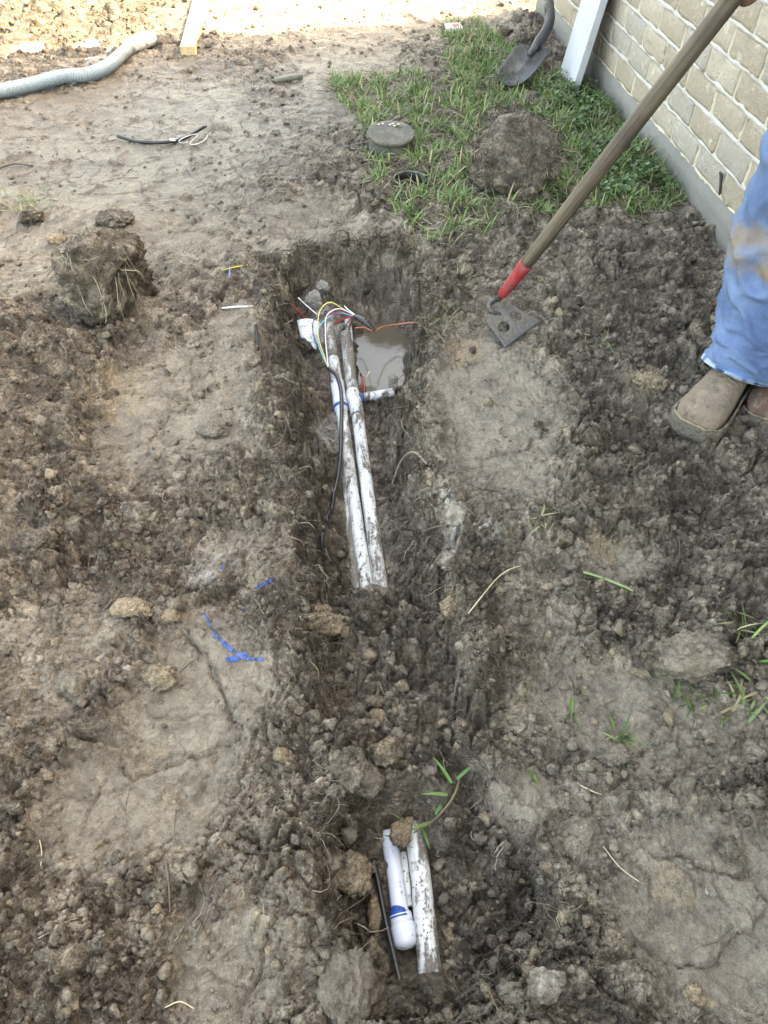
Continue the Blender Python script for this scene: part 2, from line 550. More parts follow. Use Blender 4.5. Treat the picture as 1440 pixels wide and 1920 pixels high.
def blob(x, y, b, z=0.0, soft=0.55):
    cx, cy, rx, ry = ell(b, z)
    d = np.sqrt(((x - cx) / rx) ** 2 + ((y - cy) / ry) ** 2)
    return 1 - sstep(1 - soft, 1 + soft * 0.5, d)

def masks(x, y):
    wx = x + 0.045 * fbm(x, y, 6, 3, 301); wy = y + 0.045 * fbm(x, y, 6, 3, 302)
    comp = np.zeros(x.shape, F)
    for b, k in COMPACT:
        comp = np.maximum(comp, k * blob(wx, wy, b))
    for b, k in LOOSE:
        comp = comp - k * 0.8 * blob(wx, wy, b)
    comp = comp + 0.35 * fbm(x, y, 4.5, 4, 303)
    tan = np.zeros(x.shape, F); pale = np.zeros(x.shape, F); wet = np.zeros(x.shape, F)
    for b, k in TANS:
        tan = np.maximum(tan, k * blob(wx, wy, b))
    for b, k in PALES:
        pale = np.maximum(pale, k * blob(wx, wy, b))
    for b, k in WET_DIM:
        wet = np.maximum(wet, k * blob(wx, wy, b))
    return np.clip(comp, 0, 1), tan, pale, wet

ARC1 = Pl([(345, 1162), (395, 1130), (450, 1108), (505, 1098)])
ARC2 = Pl([(262, 1205), (300, 1182), (340, 1180), (372, 1215), (402, 1255), (425, 1310), (447, 1372)])
ARC3 = Pl([(905, 1478), (945, 1505), (985, 1560)])
PUD = [((-120, 55, 290, 122), .035), ((120, 22, 330, 75), .022), ((-60, 8, 70, 40), .02)]
HOLE = P(768, 345)
GROOVE = Pl([(752, 850), (775, 930), (805, 1010), (835, 1100), (852, 1200), (845, 1330), (862, 1440), (905, 1540), (960, 1640), (985, 1720)])

def height(x, y):
    comp, tan, pale, wet = masks(x, y)
    loose = 1 - comp
    sunny = sstep(3.6, 4.1, y)
    h = 0.018 * fbm(x, y, 1.3, 3, 11) + 0.010 * fbm(x, y, 5, 3, 12)
    # loose spoil: lumps of several sizes on jittered ground
    jx = x + 0.020 * fbm(x, y, 26, 4, 21, 0.6); jy = y + 0.020 * fbm(x, y, 26, 4, 22, 0.6)
    patch = sstep(-0.25, 0.35, fbm(x, y, 5.5, 3, 25))
    rough = 0.35 + 0.65 * patch
    bw = billow(x, y, 11, 5, 24, 0.55)
    qx = x + 0.030 * fbm(x, y, 14, 4, 121, 0.6); qy = y + 0.030 * fbm(x, y, 14, 4, 122, 0.6)
    c1, c2, c3 = chunks(qx, qy, 10, 123), chunks(qx, qy, 23, 124), chunks(qx, qy, 52, 125)
    fade = 1 - 0.75 * sstep(0.9, 2.2, y)
    h = h + loose * rough * (0.036 * c1 * (0.6 + 0.4 * fade) + 0.023 * c2 * fade) + loose * 0.011 * c3 * fade
    h = h + comp * (0.010 * (0.35 + 0.65 * fade) * chunks(qx, qy, 6, 126, 0.6, 0.05) + 0.0030 * c2 * fade)
    h = h + loose * (0.022 * fbm(x, y, 9, 4, 23) + rough * (0.050 * bw + 0.016 * domes(jx, jy, 13, 31, 0.4) + 0.008 * domes(jx, jy, 30, 32, 0.5)))
    h = h + (0.12 + 0.88 * loose) * (0.006 * domes(jx, jy, 62, 33, 0.6) + 0.022 * fade * billow(x, y, 48, 3, 35, 0.62))
    # trodden mud: shallow smears, prints and cracks
    sm = fbm(x * 1.0 + 0.3 * y, y * 0.35, 26, 4, 41)
    h = h + comp * (0.0045 * sm + 0.006 * fbm(x, y, 14, 3, 42) - 0.007 * np.exp(-(fbm(x, y, 8, 3, 43) / 0.035) ** 2) * sstep(0.0, 0.3, fbm(x, y, 3, 2, 44)))
    h = h + comp * sstep(0.10, 0.45, fbm(x, y, 10, 3, 45)) * 0.022 * domes(jx, jy, 36, 46, 0.6)
    # broken furrow beyond the shade, ruts
    h = h + sunny * sstep(-0.2, -1.0, x) * (0.03 * fbm(x, y, 5, 3, 51))
    h = h - 0.02 * blob(x, y, (520, 380, 720, 470)) + 0.012 * blob(x, y, (500, 470, 560, 560))
    # mounds
    h = h + 0.05 * blob(x, y, (-140, 560, 120, 1000), 0, 0.9) + 0.03 * blob(x, y, (760, 1180, 980, 1330)) + 0.035 * blob(x, y, (940, 30, 1040, 110), 0, 0.9)
    h = h + 0.03 * blob(x, y, (80, 350, 330, 470), 0, 0.9) + 0.02 * blob(x, y, (980, 400, 1300, 560), 0, 0.9)
    # spade cuts
    for pts, amp in ((ARC1, 0.016), (ARC2, 0.012), (ARC3, 0.007)):
        d, sd = line_d(x, y, pts)
        h = h + np.where((d < 0.2) & (sd > 0), amp * np.exp(-(d / 0.06) ** 2), 0)
    # prints: sunken flat patch left, block of cut clay
    h = h - 0.02 * blob(x, y, (140, 770, 260, 870), 0, 0.25) - 0.015 * blob(x, y, (90, 1010, 190, 1100), 0, 0.3) - 0.02 * blob(x, y, (0, 1440, 60, 1500))
    # puddle basins
    for b, k in PUD:
        h = h - k * blob(x + 0.10 * fbm(x, y, 3, 4, 91), y + 0.10 * fbm(x, y, 3, 4, 92), b, 0, 0.8)
    # open valve box
    d = np.hypot(x - HOLE[0], y - HOLE[1])
    h = h - 0.16 * (1 - sstep(0.050, 0.062, d))
    # the trench
    tx = x + 0.050 * fbm(x, y, 8, 3, 61) ; ty = y + 0.050 * fbm(x, y, 8, 3, 63) 
    sd = poly_sd(tx, ty, TRENCH)
    dep = np.interp(y, _dy, _dd).astype(F)
    w = np.clip(dep * (0.70 + 0.35 * fbm(x, y, 6, 2, 84)), 0.03, 0.12)
    inside = sstep(0.006, -w, sd)
    px, py, prx, pry = PIT
    pd = np.sqrt(((x - px) / prx) ** 2 + ((y - py) / pry) ** 2) + 0.25 * fbm(x, y, 12, 3, 65)
    pit = 0.075 * (1 - sstep(0.45, 1.1, pd))
    floor = -dep - pit - 0.012 + 0.012 * fbm(x, y, 16, 3, 66) + 0.040 * billow(x, y, 14, 5, 76, 0.6) + 0.022 * c2 + 0.010 * c3 + 0.020 * domes(jx, jy, 34, 67, 0.6) + 0.030 * domes(jx, jy, 15, 68, 0.30)
    shal = sstep(0.10, 0.06, dep)
    floor = floor + shal * (0.05 * domes(jx, jy, 16, 69, 0.7) + 0.022 * domes(jx, jy, 40, 70, 0.8))
    # the bed under the pipes is trodden flat
    for a, zz in BEDS:
        d, _ = line_d(x, y, a)
        k = np.exp(-(d / 0.030) ** 2)
        floor = floor * (1 - k) + k * (zz + 0.006 * fbm(x, y, 40, 2, 72))
    # rim lumps
    rim = np.exp(-((sd - 0.03) / 0.045) ** 2)
    h = h + rim * (0.012 + 0.030 * domes(jx, jy, 20, 71, 0.6))
    dsl = 1.6 * dep * inside
    h = h * (1 - inside) + floor * inside
    h = h + 4 * inside * (1 - inside) * (0.060 * (billow(x + dsl, y + dsl, 13, 4, 77, 0.55) - 0.22) + 0.050 * (chunks(qx + dsl, qy + dsl, 11, 127) - 0.2) + 0.024 * (chunks(qx + dsl, qy + dsl, 25, 128) - 0.2))
    for a, zz in BEDS:
        d, _ = line_d(x, y, a)
        h = np.where(d < 0.05, np.minimum(h, zz + 0.006 + (d / 0.05) ** 2 * 0.09), h)
    hx, hy, hrx, hry = ell((895, 555, 1030, 665))
    d = np.sqrt(((x - hx) / hrx) ** 2 + ((y - hy) / hry) ** 2)
    kf = 1 - sstep(0.75, 1.35, d)
    h = h * (1 - kf) + kf * (0.004 + 0.25 * h)
    gd, _ = line_d(tx, ty, GROOVE)
    h = h - 0.060 * np.exp(-(gd / 0.030) ** 2) * (0.55 + 0.9 * np.clip(fbm(x, y, 9, 2, 79), -0.4, 0.5))
    # soil that has slid over the pipe ends
    for (bx, amp) in COVERS:
        cx, cy, rx, ry = bx
        d = np.sqrt(((x - cx) / rx) ** 2 + ((y - cy) / ry) ** 2) + 0.3 * fbm(x, y, 25, 3, 73)
        h = h + amp * (1 - sstep(0.4, 1.05, d))
    far = sstep(6, 12, np.hypot(x, y - 2))
    h = h * (1 - far) + far * (0.04 * fbm(x, y, 0.5, 3, 81) + 0.01 * fbm(x, y, 3, 2, 82))
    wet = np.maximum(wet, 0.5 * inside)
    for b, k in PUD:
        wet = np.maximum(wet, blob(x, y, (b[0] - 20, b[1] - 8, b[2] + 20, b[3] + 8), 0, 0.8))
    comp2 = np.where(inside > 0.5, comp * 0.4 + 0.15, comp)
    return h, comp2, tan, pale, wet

# pipe lines (used for the beds and again for the pipes)
ZP = -0.118
PIPE_A = Pl([(616, 612), (628, 690), (640, 770), (662, 930), (690, 1120)], ZP)
PIPE_B = Pl([(648, 628), (662, 742)], ZP + 0.004)
PIPE_C = Pl([(671, 782), (690, 930), (716, 1118)], ZP)
PIPE_D = Pl([(640, 778), (655, 950), (672, 1130)], ZP - 0.012)
ZL = -0.100
PIPE_E = Pl([(728, 1560), (741, 1640), (751, 1715)], ZL)
PIPE_F = Pl([(776, 1545), (793, 1690), (807, 1835)], ZL + 0.003)
BEDS = [(PIPE_A, ZP - 0.012), (PIPE_B, ZP - 0.012), (PIPE_C, ZP - 0.010), (PIPE_E, ZL - 0.016), (PIPE_F, ZL - 0.014),
        (Pl([(751, 1715), (765, 1800)], ZL), ZL - 0.022)]
COVERS = [(ell((640, 1092, 760, 1175), -0.10), 0.060), (ell((700, 1520, 790, 1585), -0.06), 0.022), (ell((770, 1800, 860, 1900), -0.08), 0.040),
          (ell((560, 560, 640, 620), -0.13), 0.03)]

def axis(stops):
    """Graded sample positions: list of (start, end, spacing at start, spacing at end)."""
    out = []
    for a, b, s0, s1 in stops:
        t = a
        while t < b:
            out.append(t)
            t += s0 + (s1 - s0) * (t - a) / (b - a)
    out.append(stops[-1][1])
    return np.array(out)

gx = axis([(-45, -8, 6, 1.0), (-8, -2.2, 1.0, 0.02), (-2.2, -0.7, 0.010, 0.0042), (-0.7, 0.75, 0.0031, 0.0031), (0.75, 1.3, 0.0042, 0.008), (1.3, 6, 0.05, 1.0), (6, 45, 1, 6)])
gy = axis([(-40, -1, 5, 0.1), (-1, 0.05, 0.1, 0.006), (0.05, 1.4, 0.0027, 0.0050), (1.4, 4.9, 0.0046, 0.0110), (4.9, 9, 0.015, 0.4), (9, 50, 0.6, 6)])
GX, GY = np.meshgrid(gx, gy)
GXf, GYf = GX.astype(F), GY.astype(F)
HZ, MC, MT, MP, MW = height(GXf, GYf)
nx, ny = len(gx), len(gy)
verts = np.stack([GX.ravel(), GY.ravel(), HZ.ravel()], 1)
ii = np.arange(nx * ny, dtype=np.int32).reshape(ny, nx)
quads = np.stack([ii[:-1, :-1].ravel(), ii[:-1, 1:].ravel(), ii[1:, 1:].ravel(), ii[1:, :-1].ravel()], 1)
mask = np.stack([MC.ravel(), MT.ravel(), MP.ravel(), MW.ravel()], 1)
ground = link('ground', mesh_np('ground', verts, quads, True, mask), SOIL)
tag(ground, 'churned grey-brown mud with an open irrigation trench', None, None, 'structure')

def samp(A, x, y):
    x = np.asarray(x, float); y = np.asarray(y, float)
    i = np.clip(np.searchsorted(gx, x) - 1, 0, nx - 2); j = np.clip(np.searchsorted(gy, y) - 1, 0, ny - 2)
    a = (x - gx[i]) / (gx[i + 1] - gx[i]); b = (y - gy[j]) / (gy[j + 1] - gy[j])
    return A[j, i] * (1 - a) * (1 - b) + A[j, i + 1] * a * (1 - b) + A[j + 1, i] * (1 - a) * b + A[j + 1, i + 1] * a * b

def gz(x, y):
    return samp(HZ, x, y)

def on_ground(px, py, dz=0.0):
    """The ground point seen at a photo position, found by stepping the survey height."""
    z = 0.0
    for _ in range(12):
        p = P(px, py, z)
        z = 0.5 * z + 0.5 * float(gz(p[0], p[1]))
    p = P(px, py, z)
    return np.array([p[0], p[1], float(gz(p[0], p[1])) + dz])

# ------------------------------------------------------------------ water
def water_material(name, c):
    m, nt, b = new_mat(name)
    n = NB(nt)
    nt.links.new(n.mix(n.noise(5, 4), [q * 0.85 for q in c], [q * 1.15 for q in c]), b.inputs['Base Color'])
    b.inputs['Roughness'].default_value = 0.10
    b.inputs['Specular IOR Level'].default_value = 0.5
    nt.links.new(n.bump(n.noise(30, 3), 0.0006), b.inputs['Normal'])
    return m
MUDWATER = water_material('muddy_water', (0.085, 0.070, 0.048))
PALEWATER = water_material('pale_muddy_water', (0.17, 0.14, 0.095))

def sheet(name, b, z, mat, label, grow=1.25):
    cx, cy, rx, ry = b
    a = np.arange(40) * 2 * math.pi / 40
    V = [(0, 0, 0)] + [(grow * rx * math.cos(t), grow * ry * math.sin(t), 0) for t in a]
    me = bpy.data.meshes.new(name)
    me.from_pydata(V, [], [(0, 1 + k, 1 + (k + 1) % 40) for k in range(40)])
    o = link(name, me, mat, None, (cx, cy, z))
    return tag(o, label, None, None, 'structure')
sheet('puddle_water', PIT, WATER_Z, MUDWATER, 'murky brown water pooled in the deep end of the trench', 1.3)
for (b, k), lb in zip(PUD, ('broad muddy puddle in the sun beside the hose end', 'small muddy puddle behind the sunlit hose cuff', 'muddy puddle at the far left corner of the yard')):
    e = ell(b)
    tq = np.linspace(0, 2 * math.pi, 60)
    zq = np.concatenate([gz(e[0] + e[2] * r_ * np.cos(tq), e[1] + e[3] * r_ * np.sin(tq)) for r_ in (0.1, 0.3, 0.5, 0.7, 0.9)])
    sheet('puddle_water', e, min(float(np.quantile(zq, 0.40)), float(gz(e[0] + e[2] * np.cos(tq), e[1] + e[3] * np.sin(tq)).min()) - 0.001), PALEWATER, lb, 1.0)
# ------------------------------------------------------------------ soil crumbs (nobody could count them)
rng = np.random.default_rng(5)
def ico(sub):
    import bmesh
    bm = bmesh.new(); bmesh.ops.create_icosphere(bm, subdivisions=sub, radius=1.0)
    v = np.array([q.co[:] for q in bm.verts]); f = np.array([[q.index for q in t.verts] for t in bm.faces], np.int32)
    bm.free()
    return v, f
ICO1, ICO2, ICO3, ICO4, ICO5 = (ico(k) for k in (1, 2, 3, 4, 5))

def crumb_shape(base, seed, amp):
    r = np.random.default_rng(seed)
    v, f = base
    v = v.copy()
    for _ in range(7):                       # knock flats off
        n = r.normal(size=3); n /= np.linalg.norm(n)
        d = r.uniform(0.42, 0.8)
        t = v @ n
        v = np.where((t > d)[:, None], v - np.outer(t - d, n), v)
    o = r.uniform(0, 50, 3)
    k = np.array([mnoise.noise(Vector(p * 1.7 + o)) + 0.5 * mnoise.noise(Vector(p * 3.7 + o)) for p in v])
    v = v * (1 + amp * k)[:, None]
    return v * r.uniform(0.7, 1.15, 3), f

def rotations(n):
    q = rng.normal(size=(n, 4)); q /= np.linalg.norm(q, axis=1)[:, None]
    w, x, y, z = q.T
    return np.stack([np.stack([1 - 2 * (y * y + z * z), 2 * (x * y - z * w), 2 * (x * z + y * w)], 1),
                     np.stack([2 * (x * y + z * w), 1 - 2 * (x * x + z * z), 2 * (y * z - x * w)], 1),
                     np.stack([2 * (x * z - y * w), 2 * (y * z + x * w), 1 - 2 * (x * x + y * y)], 1)], 1)

def scatter(shape_list, pos, size, mk):
    """All crumbs of one kind as one set of arrays."""
    V, Fc, M, off = [], [], [], 0
    which = rng.integers(0, len(shape_list), len(pos))
    for k, (bv, bf) in enumerate(shape_list):
        sel = np.where(which == k)[0]
        if not len(sel):
            continue
        R = rotations(len(sel))
        vv = np.einsum('nij,vj->nvi', R, bv) * size[sel][:, None, None] + pos[sel][:, None, :]
        V.append(vv.reshape(-1, 3))
        Fc.append((bf[None] + (np.arange(len(sel)) * len(bv))[:, None, None] + off).reshape(-1, 3))
        M.append(np.repeat(mk[sel], len(bv), 0))
        off += len(sel) * len(bv)
    return np.vstack(V), np.vstack(Fc).astype(np.int32), np.vstack(M)

N = 92000
cy_ = 0.05 + 5.2 * rng.random(N) ** 1.9
cx_ = (rng.random(N) * 2 - 1) * (0.50 + 0.50 * cy_)
wall_x = 1.237 - 0.1065 * cy_
keep = cx_ < wall_x - 0.02
comp_s = samp(MC, cx_, cy_)
clump = fbm(cx_, cy_, 7, 3, 401)
prob = 0.05 + 0.95 * np.clip(1 - comp_s, 0, 1) * sstep(-0.35, 0.25, clump)
keep &= rng.random(N) < prob * 0.75
keep &= ~((np.hypot(cx_ - HOLE[0], cy_ - HOLE[1]) < 0.07))
for a, zz in BEDS:                                              # leave the pipes bare
    d, _ = line_d(cx_, cy_, a)
    keep &= ~((d < 0.024) & (rng.random(N) < 0.93))
cx_, cy_ = cx_[keep], cy_[keep]
sz = np.exp(rng.normal(math.log(0.0033), 0.50, len(cx_))) * (0.85 + 0.26 * cy_)
sz = np.clip(sz, 0.0018, 0.017)
cz_ = gz(cx_, cy_) + sz * rng.uniform(-0.25, 0.35, len(cx_))
pos = np.stack([cx_, cy_, cz_], 1)
mt = samp(MT, cx_, cy_)
mk = np.stack([np.clip(samp(MC, cx_, cy_) + rng.normal(0.02, 0.16, len(cx_)), 0, 1), np.where(rng.random(len(cx_)) < 0.07 + 0.3 * mt, 0.9, mt),
               np.where(rng.random(len(cx_)) < 0.03 + 0.3 * samp(MP, cx_, cy_), 0.45, samp(MP, cx_, cy_)), samp(MW, cx_, cy_) * 0.8], 1)
# larger broken pieces, thickest in the refilled part of the trench and the spoil beside it
for (bb, cnt, lo, hi) in (((570, 1110, 890, 1580), 150, .006, .018), ((590, 1560, 740, 1900), 70, .006, .016), ((-20, 1560, 560, 1930), 110, .005, .013), ((0, 620, 500, 1100), 130, .006, .017),
                          ((880, 1050, 1440, 1500), 200, .005, .014), ((850, 430, 1440, 950), 200, .006, .016), ((800, 1480, 1060, 1920), 120, .005, .014), ((560, 800, 860, 1120), 120, .004, .010)):
    ex_, ey_, erx, ery = ell(bb)
    tq = rng.random(cnt) * 6.283; rq_ = np.sqrt(rng.random(cnt))
    px_, py_ = ex_ + erx * rq_ * np.cos(tq), ey_ + ery * rq_ * np.sin(tq)
    ok = px_ < 1.2 - 0.1065 * py_
    for a, zz in BEDS:
        ok &= line_d(px_, py_, a)[0] > 0.03
    px_, py_ = px_[ok], py_[ok]; cnt = len(px_)
    s2 = lo + (hi - lo) * rng.random(cnt) ** 2.2
    pos = np.vstack([pos, np.stack([px_, py_, gz(px_, py_) + s2 * rng.uniform(-0.3, 0.3, cnt)], 1)]); sz = np.concatenate([sz, s2])
    kind_ = rng.random(cnt)
    mk = np.vstack([mk, np.stack([rng.uniform(0.1, 0.9, cnt), np.where(kind_ < .22, .95, np.where(kind_ < .4, .5, 0)), np.where(kind_ > .92, .3, 0), np.full(cnt, .1)], 1)])
big = sz > 0.0075
V1, F1_, M1 = scatter([crumb_shape(ICO1, 40 + k, 0.6) for k in range(8)], pos[~big], sz[~big], mk[~big])
V2, F2_, M2 = scatter([crumb_shape(ICO2, 60 + k, 0.55) for k in range(10)], pos[big], sz[big], mk[big])
crumbs = link('soil_crumbs', mesh_np('soil_crumbs', np.vstack([V1, V2]), np.vstack([F1_, F2_ + len(V1)]), False, np.vstack([M1, M2])), SOIL)
tag(crumbs, 'loose crumbs of dark soil and tan clay strewn over the mud', 'soil crumbs', None, 'stuff')
print('crumbs', len(sz), 'tris', len(F1_) + len(F2_))

# ------------------------------------------------------------------ fibres, straw and rootlets
def fibres(start, direc, length, rad, tint, wob=0.35, seg=6, droop=0.0, hug=None):
    n = len(start)
    d = direc / (np.linalg.norm(direc, axis=1)[:, None] + 1e-9)
    p = start.copy(); pts = [p.copy()]
    for k in range(seg):
        d = d + rng.normal(0, wob, (n, 3)); d[:, 2] -= droop
        d /= np.linalg.norm(d, axis=1)[:, None]
        p = p + d * (length / seg)[:, None]
        if hug is not None:
            g = gz(p[:, 0], p[:, 1]) + rad
            p[:, 2] = np.where(p[:, 2] < g, g, p[:, 2] * (1 - hug) + (g + 0.001) * hug)
        pts.append(p.copy())
    pts = np.stack(pts, 1)                                       # n, seg+1, 3
    t = np.gradient(pts, axis=1); t /= np.linalg.norm(t, axis=2)[..., None] + 1e-9
    ref = np.array([0.31, 0.22, 0.92])
    a = np.cross(t, ref); a /= np.linalg.norm(a, axis=2)[..., None] + 1e-9
    b = np.cross(t, a)
    tap = np.linspace(1, 0.35, seg + 1)[None, :, None]
    ring = [pts + (a * math.cos(q) + b * math.sin(q)) * rad[:, None, None] * tap for q in (0, 2.094, 4.189)]
    V = np.stack(ring, 2).reshape(-1, 3)
    base = (np.arange(n) * (seg + 1) * 3)[:, None, None]
    fq = []
    for i in range(seg):
        for k in range(3):
            fq.append((i * 3 + k, i * 3 + (k + 1) % 3, (i + 1) * 3 + (k + 1) % 3, (i + 1) * 3 + k))
    Fq = (np.array(fq)[None] + base).reshape(-1, 4).astype(np.int32)
    return V, Fq, np.repeat(tint, (seg + 1) * 3, 0)

def tints(n, cols, w=None):
    c = np.array(cols)[rng.choice(len(cols), n, p=w)] * rng.uniform(0.7, 1.25, (n, 1))
    return np.concatenate([c, np.ones((n, 1))], 1)
ROOTC = [(0.075, 0.058, 0.042), (0.12, 0.095, 0.068), (0.26, 0.21, 0.15), (0.40, 0.35, 0.27)]

# straw and dead grass lying about
n = 4200
fy = 0.15 + 4.7 * rng.random(n) ** 1.05; fx = (rng.random(n) * 2 - 1) * (0.46 + 0.46 * fy)
g1 = fbm(fx, fy, 3.2, 3, 501)
w_ = sstep(-0.1, 0.4, g1) * np.where((fx < 0.3) & (fy > 1.9), 1.0, 0.55)
k = (rng.random(n) < w_ + 0.10) & (fx < 1.2 - 0.1065 * fy)
fx, fy = fx[k], fy[k]; n = len(fx)
st = np.stack([fx, fy, gz(fx, fy) + 0.002], 1)
an = rng.random(n) * 6.283
V, Fq, T = fibres(st, np.stack([np.cos(an), np.sin(an), rng.normal(0.05, 0.15, n)], 1), rng.uniform(0.02, 0.085, n), rng.uniform(0.0004, 0.0010, n) * (0.8 + 0.25 * fy), tints(n, ROOTC, [.3, .34, .24, .12]), 0.25, 5, 0, 0.7)
o = link('dead_straw', mesh_np('dead_straw', V, Fq, True, None, T), STRAW)
tag(o, 'dry straw and dead grass stems scattered over the bare mud', 'straw', None, 'stuff')

# rootlets hanging out of the cut trench edge
edge = []
pts = np.vstack([TRENCH, TRENCH[:1]])
seglen = np.linalg.norm(np.diff(pts[:, :2], axis=0), axis=1)
cum = np.concatenate([[0], np.cumsum(seglen)])
n = 7500
s_ = rng.random(n) * cum[-1]
dens = 0.35 + 0.65 * sstep(0.0, 0.35, fbm(s_ * 6, s_ * 0 + 3.3, 1, 3, 511))
k = rng.random(n) < dens; s_ = s_[k]; n = len(s_)
ex = np.interp(s_, cum, pts[:, 0]); ey = np.interp(s_, cum, pts[:, 1])
cenx = np.interp(ey, np.array([P(720, q)[1] for q in (1900, 1650, 1300, 1000, 700, 500)]), np.array([P(q[0], q[1])[0] for q in ((800, 1900), (810, 1650), (735, 1300), (680, 1000), (655, 700), (660, 500))]))
inx = np.sign(cenx - ex)
off = rng.normal(0.012, 0.022, n)
sx = ex + inx * off; sy = ey + rng.normal(0, 0.015, n)
st = np.stack([sx, sy, gz(sx, sy) + 0.001], 1)
dr = np.stack([inx * rng.uniform(0.1, 1.0, n), rng.normal(-0.1, 0.6, n), rng.normal(0.15, 0.4, n)], 1)
V, Fq, T = fibres(st, dr, rng.uniform(0.015, 0.07, n), rng.uniform(0.0004, 0.0011, n) * (0.7 + 0.3 * sy), tints(n, [(0.035, 0.027, 0.02)] + ROOTC, [.34, .34, .2, .09, .03]), 0.38, 6, 0.10)
o = link('trench_rootlets', mesh_np('trench_rootlets', V, Fq, True, None, T), STRAW)
tag(o, 'dark matted rootlets hanging out of the trench edges', 'roots', None, 'stuff')

# ------------------------------------------------------------------ grass and low weeds by the wall
def blades(base, azim, length, width, lean, tint, curl, seg=4):
    n = len(base)
    out = np.stack([np.cos(azim), np.sin(azim), np.zeros(n)], 1)
    side = np.stack([-np.sin(azim), np.cos(azim), np.zeros(n)], 1)
    V = np.zeros((n, seg + 1, 3, 3))
    p = base.copy(); th = lean.copy()
    for k in range(seg + 1):
        t = k / seg
        wd = width * (1 - t ** 2.2) * (0.65 + 0.7 * t * (1 - t) * 2) + 0.0002
        fold = np.array([0, 0, -0.25])
        V[:, k, 0] = p - side * wd[:, None] / 2
        V[:, k, 1] = p + fold * wd[:, None]
        V[:, k, 2] = p + side * wd[:, None] / 2
        d = out * np.sin(th)[:, None] + np.array([0, 0, 1.0]) * np.cos(th)[:, None]
        p = p + d * (length / seg)[:, None]
        th = th + curl / seg
    idx = (np.arange(n) * (seg + 1) * 3)[:, None, None]
    fq = []
    for k in range(seg):
        for c in (0, 1):
            fq.append((k * 3 + c, k * 3 + c + 1, k * 3 + 3 + c + 1, k * 3 + 3 + c))
    Fq = (np.array(fq)[None] + idx).reshape(-1, 4).astype(np.int32)
    return V.reshape(-1, 3), Fq, np.repeat(tint, (seg + 1) * 3, 0)

GREENS = [(0.090, 0.170, 0.040), (0.130, 0.220, 0.062), (0.075, 0.145, 0.045), (0.185, 0.255, 0.100), (0.34, 0.29, 0.16)]
G1 = Pl([(835, 50), (905, 50), (950, 100), (1010, 145), (1060, 170), (1140, 195), (1225, 300), (1285, 385), (1180, 415), (1070, 365), (1055, 260), (975, 205), (890, 225), (865, 190), (848, 130)])
G2 = Pl([(612, 148), (720, 145), (860, 160), (900, 235), (890, 300), (930, 352), (1060, 365), (1130, 400), (930, 420), (870, 465), (800, 445), (740, 385), (690, 325), (685, 285), (700, 240), (640, 190)])
CLODR = ell((885, 235, 1050, 365))

def grass_patch(N, poly, thr, seed, lo, hi):
    x = rng.uniform(poly[:, 0].min() - .05, poly[:, 0].max() + .05, N); y = rng.uniform(poly[:, 1].min() - .05, poly[:, 1].max() + .05, N)
    sd = poly_sd(x.astype(F), y.astype(F), poly) + 0.06 * fbm(x, y, 9, 3, seed)
    cl = fbm(x, y, 11, 3, seed + 3)
    k = (sd < 0.01) & (cl > thr) & (x < 1.225 - 0.1065 * y)
    k &= (((x - CLODR[0]) / (CLODR[2] * 0.78)) ** 2 + ((y - CLODR[1]) / (CLODR[3] * 0.78)) ** 2) > 1
    k &= np.hypot(x - HOLE[0], y - HOLE[1]) > 0.066
    vb = P(733, 268)
    k &= np.hypot(x - vb[0], y - vb[1]) > 0.098
    x, y = x[k], y[k]; n = len(x)
    b = np.stack([x, y, gz(x, y) - 0.004], 1)
    return blades(b, rng.random(n) * 6.283, rng.uniform(lo, hi, n), rng.uniform(0.0030, 0.0075, n), np.abs(rng.normal(0.8, 0.45, n)), tints(n, GREENS, [.22, .29, .13, .20, .16]), rng.uniform(0.2, 1.5, n))
Va, Fa, Ta = grass_patch(23000, G1, -0.22, 601, 0.025, 0.075)
Vb, Fb, Tb = grass_patch(20000, G2, 0.0, 611, 0.025, 0.08)
o = link('lawn_grass', mesh_np('lawn_grass', np.vstack([Va, Vb]), np.vstack([Fa, Fb + len(Va)]), True, None, np.vstack([Ta, Tb])), LEAF)
tag(o, 'patch of short green lawn grass left between the trench and the brick wall', 'grass', None, 'stuff')

n = 5200
poly_ = np.vstack([G1, G2])
tx_ = rng.uniform(poly_[:, 0].min(), poly_[:, 0].max(), n); ty_ = rng.uniform(poly_[:, 1].min(), poly_[:, 1].max(), n)
k = ((poly_sd(tx_.astype(F), ty_.astype(F), G1) < 0.03) | (poly_sd(tx_.astype(F), ty_.astype(F), G2) < 0.03)) & (tx_ < 1.21 - 0.1065 * ty_)
tx_, ty_ = tx_[k], ty_[k]; n = len(tx_)
an = rng.random(n) * 6.283
V, Fq, T = fibres(np.stack([tx_, ty_, gz(tx_, ty_) + 0.004], 1), np.stack([np.cos(an), np.sin(an), rng.normal(0.15, 0.25, n)], 1), rng.uniform(0.03, 0.10, n), rng.uniform(0.0009, 0.0022, n), tints(n, ROOTC[1:] + [(0.20, 0.19, 0.08)], [.3, .3, .2, .2]), 0.3, 5, 0.06, 0.3)
o = link('grass_thatch', mesh_np('grass_thatch', V, Fq, True, None, T), STRAW)
tag(o, 'brown runners and dead thatch lying under the green grass', 'thatch', None, 'stuff')

